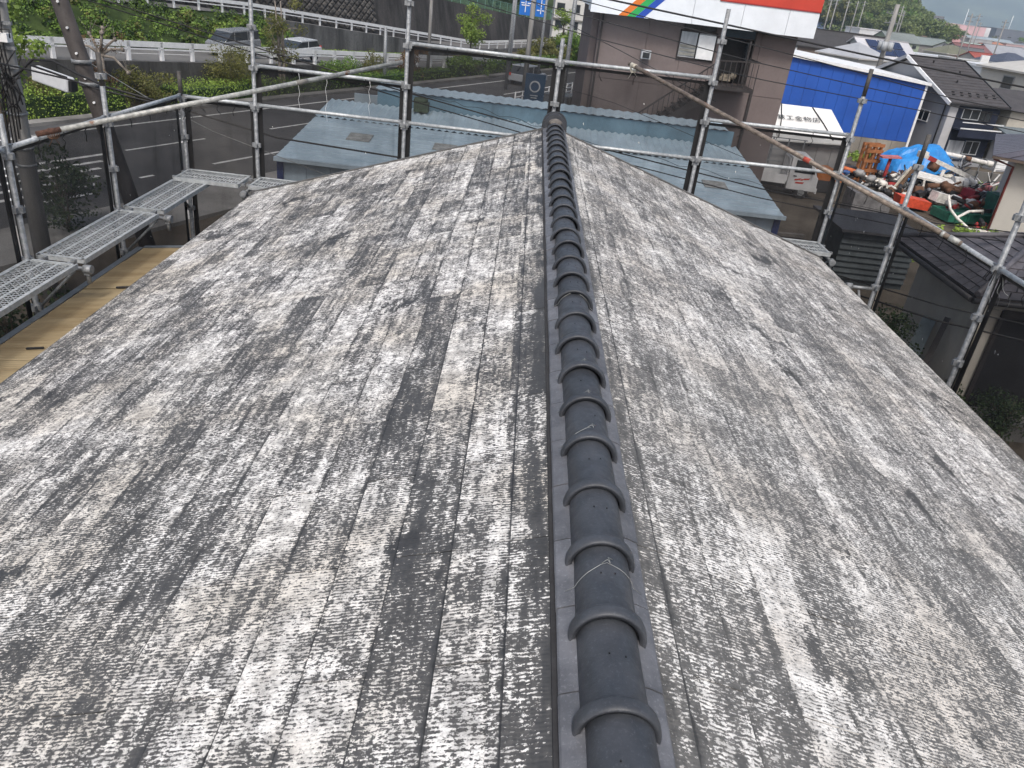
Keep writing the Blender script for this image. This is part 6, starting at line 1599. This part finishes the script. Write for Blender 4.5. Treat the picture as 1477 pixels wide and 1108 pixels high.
town('second house with a light grey roof left of the solar panels', 47, 116, 7, 7, 3.5, 30, (.48, .48, .47), (.36, .37, .39), 'hip', 1.8)
town('long low white factory roof left of the dark charcoal roof', 84, 238, 34, 14, 4.6, 8, (.52, .53, .54), (.56, .58, .60), 'flat', 0, 8, 1)
town('plain white box shaped building behind the big concrete pole', 112, 284, 10, 9, 7.0, 10, (.60, .61, .62), (.50, .5, .5), 'flat', 0, 3)
town('pale green house with a grey roof in the middle of the town', 112, 258, 11, 9, 5.2, 14, (.30, .36, .25), (.17, .19, .18), 'gable', 2.2)
town('house with grey green roof and dark shopfront below the hill trees', 136, 292, 15, 10, 4.6, 10, (.20, .19, .18), (.19, .22, .21), 'gable', 2.0, 4)
town('pinkish roofed house right of the grey green roof', 175, 360, 12, 9, 5.5, 15, (.52, .38, .36), (.42, .22, .21), 'gable', 2.3)
town('long white roofed row in front of the pale green house', 96, 205, 18, 7, 3.4, 6, (.52, .53, .53), (.52, .55, .58), 'flat', 0, 6, 1)
town('beige flat roofed shop behind the white post sign', 101, 190, 11, 8, 3.6, 10, (.30, .26, .22), (.40, .40, .38), 'flat', 0, 4, 1)
town('dark blue hip roofed house at the right photo edge', 110, 190, 11, 9, 4.2, 12, (.42, .39, .35), (.055, .065, .095), 'hip', 2.2)
town('white flat building with a dark band behind the grey house roof', 71, 118, 13, 10, 4.2, 14, (.58, .60, .61), (.62, .64, .66), 'flat', 0, 1, 1)
town('cream eaves house right of the navy house', 47, 70, 9, 8, 5.2, 14, (.50, .48, .43), (.44, .43, .40), 'hip', 1.4)
town('white house with grey hip roof left of the pinkish roof', 150, 340, 11, 9, 5.2, -10, (.55, .55, .53), (.24, .24, .25), 'hip', 2.2)
town('cream house with red brown roof among the far roofs', 200, 400, 12, 10, 5.5, 20, (.50, .46, .40), (.26, .10, .07), 'gable', 2.4)
town('grey roofed hall with pale blue walls on the far right', 232, 430, 26, 14, 6.0, 12, (.36, .42, .46), (.26, .31, .34), 'gable', 2.4, 7)
town('long teal roofed hall on the far right', 270, 470, 34, 14, 5.0, 12, (.40, .42, .42), (.17, .26, .28), 'gable', 2.0, 8)
town('orange roofed house in front of the teal roofed hall', 222, 405, 11, 9, 5.0, 12, (.45, .42, .38), (.38, .17, .10), 'hip', 2.2)
town('slate blue roofed house right of the orange roof', 255, 440, 13, 10, 5.4, 5, (.42, .42, .42), (.10, .12, .16), 'hip', 2.4)
town('white two floor house near the hill foot', 165, 420, 12, 9, 6.4, 10, (.60, .60, .58), (.32, .32, .33), 'gable', 2.0)
town('tan house with brown hip roof under the hill trees', 190, 455, 12, 10, 5.6, 4, (.44, .38, .30), (.15, .11, .09), 'hip', 2.4)
town('grey box building at the far right town edge', 300, 500, 20, 14, 8.0, 12, (.34, .35, .36), (.40, .40, .40), 'flat', 0, 5)
town('white shed row far right before the brown trees', 262, 395, 22, 9, 4.0, 14, (.56, .57, .57), (.44, .46, .48), 'gable', 1.4, 5, 1)
town('red sided shop at the foot of the hill on the left', 122, 345, 12, 9, 5.0, 5, (.42, .08, .06), (.50, .50, .5), 'flat', 0, 3)
town('white sign topped shop left of the thin poles', 90, 300, 9, 8, 8.5, 5, (.60, .60, .60), (.55, .55, .55), 'flat', 0, 3)
town('small blue roofed house left of the thin poles', 105, 325, 10, 8, 5.0, 8, (.48, .48, .46), (.09, .13, .22), 'gable', 2.0)
town('brown roofed house by the thin poles', 140, 385, 11, 9, 5.2, 18, (.42, .38, .33), (.18, .13, .10), 'gable', 2.2)
town('pale yellow house behind the thin poles', 128, 372, 10, 8, 5.8, -6, (.52, .47, .32), (.30, .29, .28), 'hip', 2.0)
town('grey tiled house low at the hill foot', 155, 400, 12, 9, 5.0, 2, (.45, .44, .42), (.20, .21, .23), 'hip', 2.4)
town('dark flat roofed store right of the beige shop', 125, 225, 12, 10, 4.2, 12, (.26, .25, .24), (.22, .23, .24), 'flat', 0, 4, 1)
town('maroon roofed house behind the beige shop', 128, 245, 11, 9, 4.8, 16, (.46, .43, .40), (.19, .085, .08), 'gable', 2.0)
town('light grey gable house behind the dark blue hip roof', 140, 250, 12, 9, 5.2, 8, (.52, .52, .51), (.28, .29, .31), 'gable', 2.2)
town('olive roofed house between the white row and the beige shop', 112, 222, 10, 8, 4.4, 20, (.46, .44, .38), (.15, .15, .10), 'hip', 2.0)
GR, BR, CR, WH_, BL = (.22, .22, .23), (.17, .12, .09), (.50, .47, .40), (.58, .58, .57), (.08, .11, .17)
for a_ in (('small white house with a dark brown gable roof by the hill foot', 140, 312, 10, 8, 5.2, 8, WH_, BR), ('cream house with a slate grey gable roof by the hill foot', 152, 322, 10, 9, 5.0, 30, CR, GR),
           ('white house with a navy hip roof between the shopfront and the pink roof', 158, 330, 11, 9, 5.2, 4, WH_, BL, 'hip', 2.0), ('tan walled house with a pale grey gable roof', 176, 378, 11, 9, 5.0, 16, (.40, .34, .26), (.42, .42, .42)),
           ('white long workshop with a pale green roof', 182, 338, 22, 10, 4.6, 12, WH_, (.34, .42, .38), 'gable', 1.5, 6, 1), ('cream workshop with a rust red roof', 205, 372, 18, 10, 4.6, 14, CR, (.24, .075, .05), 'gable', 1.6, 5, 1),
           ('grey walled house with a black hip roof', 168, 300, 11, 9, 4.8, 14, (.32, .32, .32), (.04, .04, .045), 'hip', 2.0), ('pale blue walled house with a grey hip roof', 190, 330, 11, 9, 5.0, -4, (.38, .44, .48), GR, 'hip', 2.0),
           ('white flat roofed block beyond the dark blue hip roof', 170, 282, 12, 10, 6.2, 12, WH_, (.46, .46, .46), 'flat', 0, 4), ('brown walled house with a cream gable roof', 150, 262, 10, 8, 4.6, 22, (.20, .15, .11), (.44, .41, .35)),
           ('yellowish walled house with a dark grey gable roof', 122, 240, 10, 8, 4.4, -12, (.46, .40, .22), (.10, .10, .105)), ('white house with a bright blue gable roof', 215, 450, 13, 10, 5.6, 10, WH_, (.06, .14, .30)),
           ('pink walled apartment block before the teal roofed hall', 236, 415, 16, 10, 7.0, 12, (.52, .36, .36), (.42, .40, .40), 'flat', 0, 6), ('grey apartment block left of the orange roof', 206, 395, 12, 10, 7.4, 10, (.38, .38, .39), (.40, .4, .4), 'flat', 0, 5),
           ('small red gabled house low behind the beige shop', 116, 214, 9, 7, 3.8, 18, (.44, .42, .38), (.30, .07, .05)), ('white gabled house with a moss green roof', 143, 283, 10, 8, 4.6, 26, WH_, (.12, .15, .09))):
    town(*a_)
wk = town('pale pink works building with white end beyond the hill', 312, 640, 52, 24, 14.0, 12, (.62, .40, .42), (.52, .42, .43), 'flat', 0, 9, 3, name='works', cat='works')
b = MB(frame(312, 640, R(12), gz(312, 640))); b.box(26.01, 30, 0, 24, 0, 14.3); b.build('white_end', cm((.62, .62, .63)), wk)
b = MB(frame(312, 640, R(12), gz(312, 640))); b.box(-26, -6, 8, 24, 14.4, 18); b.build('upper_block', cm((.13, .13, .14)), wk)
dw = town('dark slate grey tall block with white window patches at the far right', 395, 700, 46, 24, 15, 10, (.13, .14, .17), (.20, .2, .22), 'flat', 0, 5, 4, name='works', cat='works')
for (x, z, w) in ((4, 7.5, 5), (6, 11, 4), (-4, 3.6, 5), (10, 7.6, 4)):
    b = MB(frame(395, 700, R(10), gz(395, 700))); b.box(x, x + w, -.2, -.07, z, z + 1.6); b.build('white_band', cm((.6, .6, .6)), dw)
ws = thing('post_sign', 'blank white upright sign board on a post before the beige shop', 'sign', (90.5, 170, gz(90.5, 170)))
b = MB(frame(90.5, 170, R(12), gz(90.5, 170))); b.box(-.95, .95, -.15, .15, 2.2, 5.4); b.build('sign_board', M['white_paint'], ws)
b = MB(); b.tube([(90.5, 170, gz(90.5, 170)), (90.5, 170, gz(90.5, 170) + 2.2)], .14, 8); b.build('post', M['galv'], ws)
p_ = pole('big concrete pole with round transformers behind the blue hall', 41.5, 101, 9.6, .32, arms=((8.6, 2.6, .3), (7.6, 2.2, .3)))
for k in range(3):
    b = MB(); a = k * 2.1; b.tube([(41.5 + .6 * math.cos(a), 101 + .6 * math.sin(a), 4.6), (41.5 + .6 * math.cos(a), 101 + .6 * math.sin(a), 5.6)], .36, 10); b.build('transformer', M['curtain'], p_)
for k, (x, y, h, lab) in enumerate(((76, 226, 11.5, 'pole leftmost of the far thin poles beside the sign band'), (84, 245, 12, 'thin far pole second from the sign band'), (92, 258, 12, 'thin far pole third from the sign band'), (101, 275, 12.5, 'thin far pole fourth from the sign band'),
                                    (108, 288, 13, 'thin far pole beside the plain white box building'), (110, 262, 12.5, 'tall thin pole over the pale green house'), (121, 286, 11.5, 'pole between the pale green house and the dark shopfront'), (88, 176, 11, 'grey pole behind the navy house ridge'), (113, 222, 12, 'far pole left of the beige shop'),
                                    (106, 196, 11, 'pole between the beige shop and the dark blue hip roof'), (150, 292, 11, 'far pole over the light grey gable house'), (92, 158, 9.5, 'thin mast above the white flat building'), (118, 330, 12, 'far pole by the red sided shop'), (98, 300, 12, 'far pole by the white sign topped shop'))):
    pole(lab, x, y, h, .17 if k != 11 else .07, arms=((h - .6, 2.2, .4), (h - 1.5, 1.8, .4)) if k != 11 else ())

# wooded hill and trees
def hz(x, y):
    az = math.degrees(math.atan2(x, y)); d = math.hypot(x, y)
    a = max(0.0, min(1.0, (25.6 - az) / 7.5)); a = a * a * (3 - 2 * a) if a < 1 else 1
    f = max(0.0, min(1.0, (d - 330) / 170)); g = max(0.0, min(1.0, (760 - d) / 120))
    return 52 * a * f * g + gz(x, y)
b = MB(); nx, ny = 50, 40; vs = []
for j in range(ny + 1):
    for i in range(nx + 1):
        az = R(2 + 25 * i / nx); d = 310 + 470 * j / ny; x, y = d * math.sin(az), d * math.cos(az); vs.append((x, y, hz(x, y) - .3))
b.smooth = True; b.faces(vs, [(j * (nx + 1) + i, j * (nx + 1) + i + 1, (j + 1) * (nx + 1) + i + 1, (j + 1) * (nx + 1) + i) for j in range(ny) for i in range(nx)])
struct(b.build('wooded_hill', M['grassbase']))
protos = []
for k, (leaf, lab, R_, hh) in enumerate((('pine', 'dark green rounded tree in the wood on the hill above the far town', (4.2, 4.2, 4.6), 12), ('bamboo', 'pale yellow green tree in the wood on the hill above the far town', (3.6, 3.6, 5.0), 12), ('mid', 'mid green broad tree in the wood on the hill above the far town', (4.8, 4.8, 4.2), 11), ('olive', 'brownish olive tree in the wood on the hill above the far town', (4.0, 4.0, 4.4), 11))):
    t_ = tree('forest_tree', lab, (0, 0, 0), hh, R_, 16, 1.3, 2.3, 1500, .85, leaf, 500 + k, .25, group=('dark trees', 'pale trees', 'mid green trees', 'olive trees')[k] + ' on the hill')
    protos.append((t_, kids(t_)))
r_ = random.Random(12); used = [False] * 4; spots = []
cand = 0
while len(spots) < 290 and cand < 40000:
    cand += 1
    az = R(r_.uniform(13.5, 25.8)); d = r_.uniform(345, 545); x, y = d * math.sin(az), d * math.cos(az)
    if hz(x, y) - gz(x, y) < 1.0 and r_.random() < .8: continue
    if any((x - q[0]) ** 2 + (y - q[1]) ** 2 < 36 for q in spots): continue
    spots.append((x, y))
for (x, y) in spots:
    kk = r_.choices((0, 1, 2, 3), (5, 3, 3, 2))[0]; t_, ch = protos[kk]; loc = (x, y, hz(x, y) - .3)
    if not used[kk]:
        used[kk] = True; t_.location = loc
    else: copy_tree(t_, loc, r_.uniform(0, 6.28), r_.uniform(.75, 1.25), ch=ch)
TOWN_TREES = [(150, 330, .55), (160, 352, .6), (185, 385, .7), (205, 425, .8), (226, 470, .9), (240, 500, .9), (118, 300, .4), (148, 305, .4), (170, 375, .6), (255, 520, 1.0), (270, 540, 1.0), (300, 560, 1.0), (320, 560, 1.1), (340, 565, 1.1), (95, 215, .35), (135, 262, .45), (213, 395, .6), (245, 420, .6), (112, 236, .4), (285, 520, .9), (98, 178, .3), (132, 240, .4)]
for k, (x, y, s_) in enumerate(TOWN_TREES):
    t_, ch = protos[(0, 3, 2, 0, 3)[k % 5]]
    c = copy_tree(t_, (x, y, gz(x, y) - .2), r_.uniform(0, 6.28), s_, 'lone tree standing between the houses of the far town', ch=ch); c['group'] = 'trees between the far houses'
# undergrowth filling the hillside between the trees
cl = []
for k in range(700):
    az = R(r_.uniform(13, 25.5)); d = r_.uniform(335, 560); x, y = d * math.sin(az), d * math.cos(az)
    if hz(x, y) - gz(x, y) > .3: cl.append(((x, y, hz(x, y) + 1.0), (3.5, 3.5, 2.2)))
b = MB(); leaves(b, cl, 22000, 1.3, .4, .5, 60); o = b.build('undergrowth', LM['pine']); o['kind'] = 'stuff'
cl = [((300 + r_.uniform(-120, 160), 760 + r_.uniform(0, 60), r_.uniform(-3, 5)), (9, 9, 6)) for _ in range(70)]
b = MB(); leaves(b, cl, 9000, 2.4, .5, .4, 61); o = b.build('far_wood', LM['pine']); o['kind'] = 'stuff'
cl = [((r_.uniform(330, 470), r_.uniform(560, 610), r_.uniform(-6, -2)), (6, 6, 4)) for _ in range(40)]
b = MB(); leaves(b, cl, 5000, 1.6, .5, .4, 62); o = b.build('brownish_wood', LM['olive']); o['kind'] = 'stuff'
for k, (x, y) in enumerate(((560, 1130), (735, 1340))):
    mp = thing('pylon', ('pale mast on the skyline left, under the mountains', 'pale mast on the skyline right, under the mountains')[k], 'mast', (x, y, 0))
    b = MB(); b.tube([(x, y, 0), (x, y, 34 + 3 * k)], .7, 8, r2=.35); b.build('mast_shaft', M['white_paint'], mp)
# mountains
b = MB(); nx, ny = 90, 26; vs = []
for j in range(ny + 1):
    for i in range(nx + 1):
        az = R(-12 + 70 * i / nx); d = 3300 + 1900 * j / ny; f = j / ny
        x, y = d * math.sin(az), d * math.cos(az)
        h = (520 * f ** 1.1 + 150 * f * noise.noise(Vector((i * .16, f * 2.5, 3))) + 70 * f * noise.noise(Vector((i * .5, f * 7, 1))) + 30 * f * noise.noise(Vector((i * 1.4, f * 16, 5))))
        vs.append((x, y, h - 2))
b.smooth = True; b.faces(vs, [(j * (nx + 1) + i, j * (nx + 1) + i + 1, (j + 1) * (nx + 1) + i + 1, (j + 1) * (nx + 1) + i) for j in range(ny) for i in range(nx)])
struct(b.build('mountains', gmat('far_forest', (.02, .035, .02), (.085, .105, .06), .006, .95, .03, 0)))
# air
hv = NT('air'); hv.t.nodes.remove(hv.b); pv = hv.n('ShaderNodeVolumePrincipled'); pv.inputs['Color'].default_value = (.70, .86, 1.0, 1); pv.inputs['Density'].default_value = .00027; pv.inputs['Anisotropy'].default_value = .1
hv.t.links.new(pv.outputs[0], hv.out.inputs['Volume'])
b = MB(); b.box(-3100, 4100, -450, 6600, -9, 760); o = b.build('haze', hv.mat); o['kind'] = 'stuff'
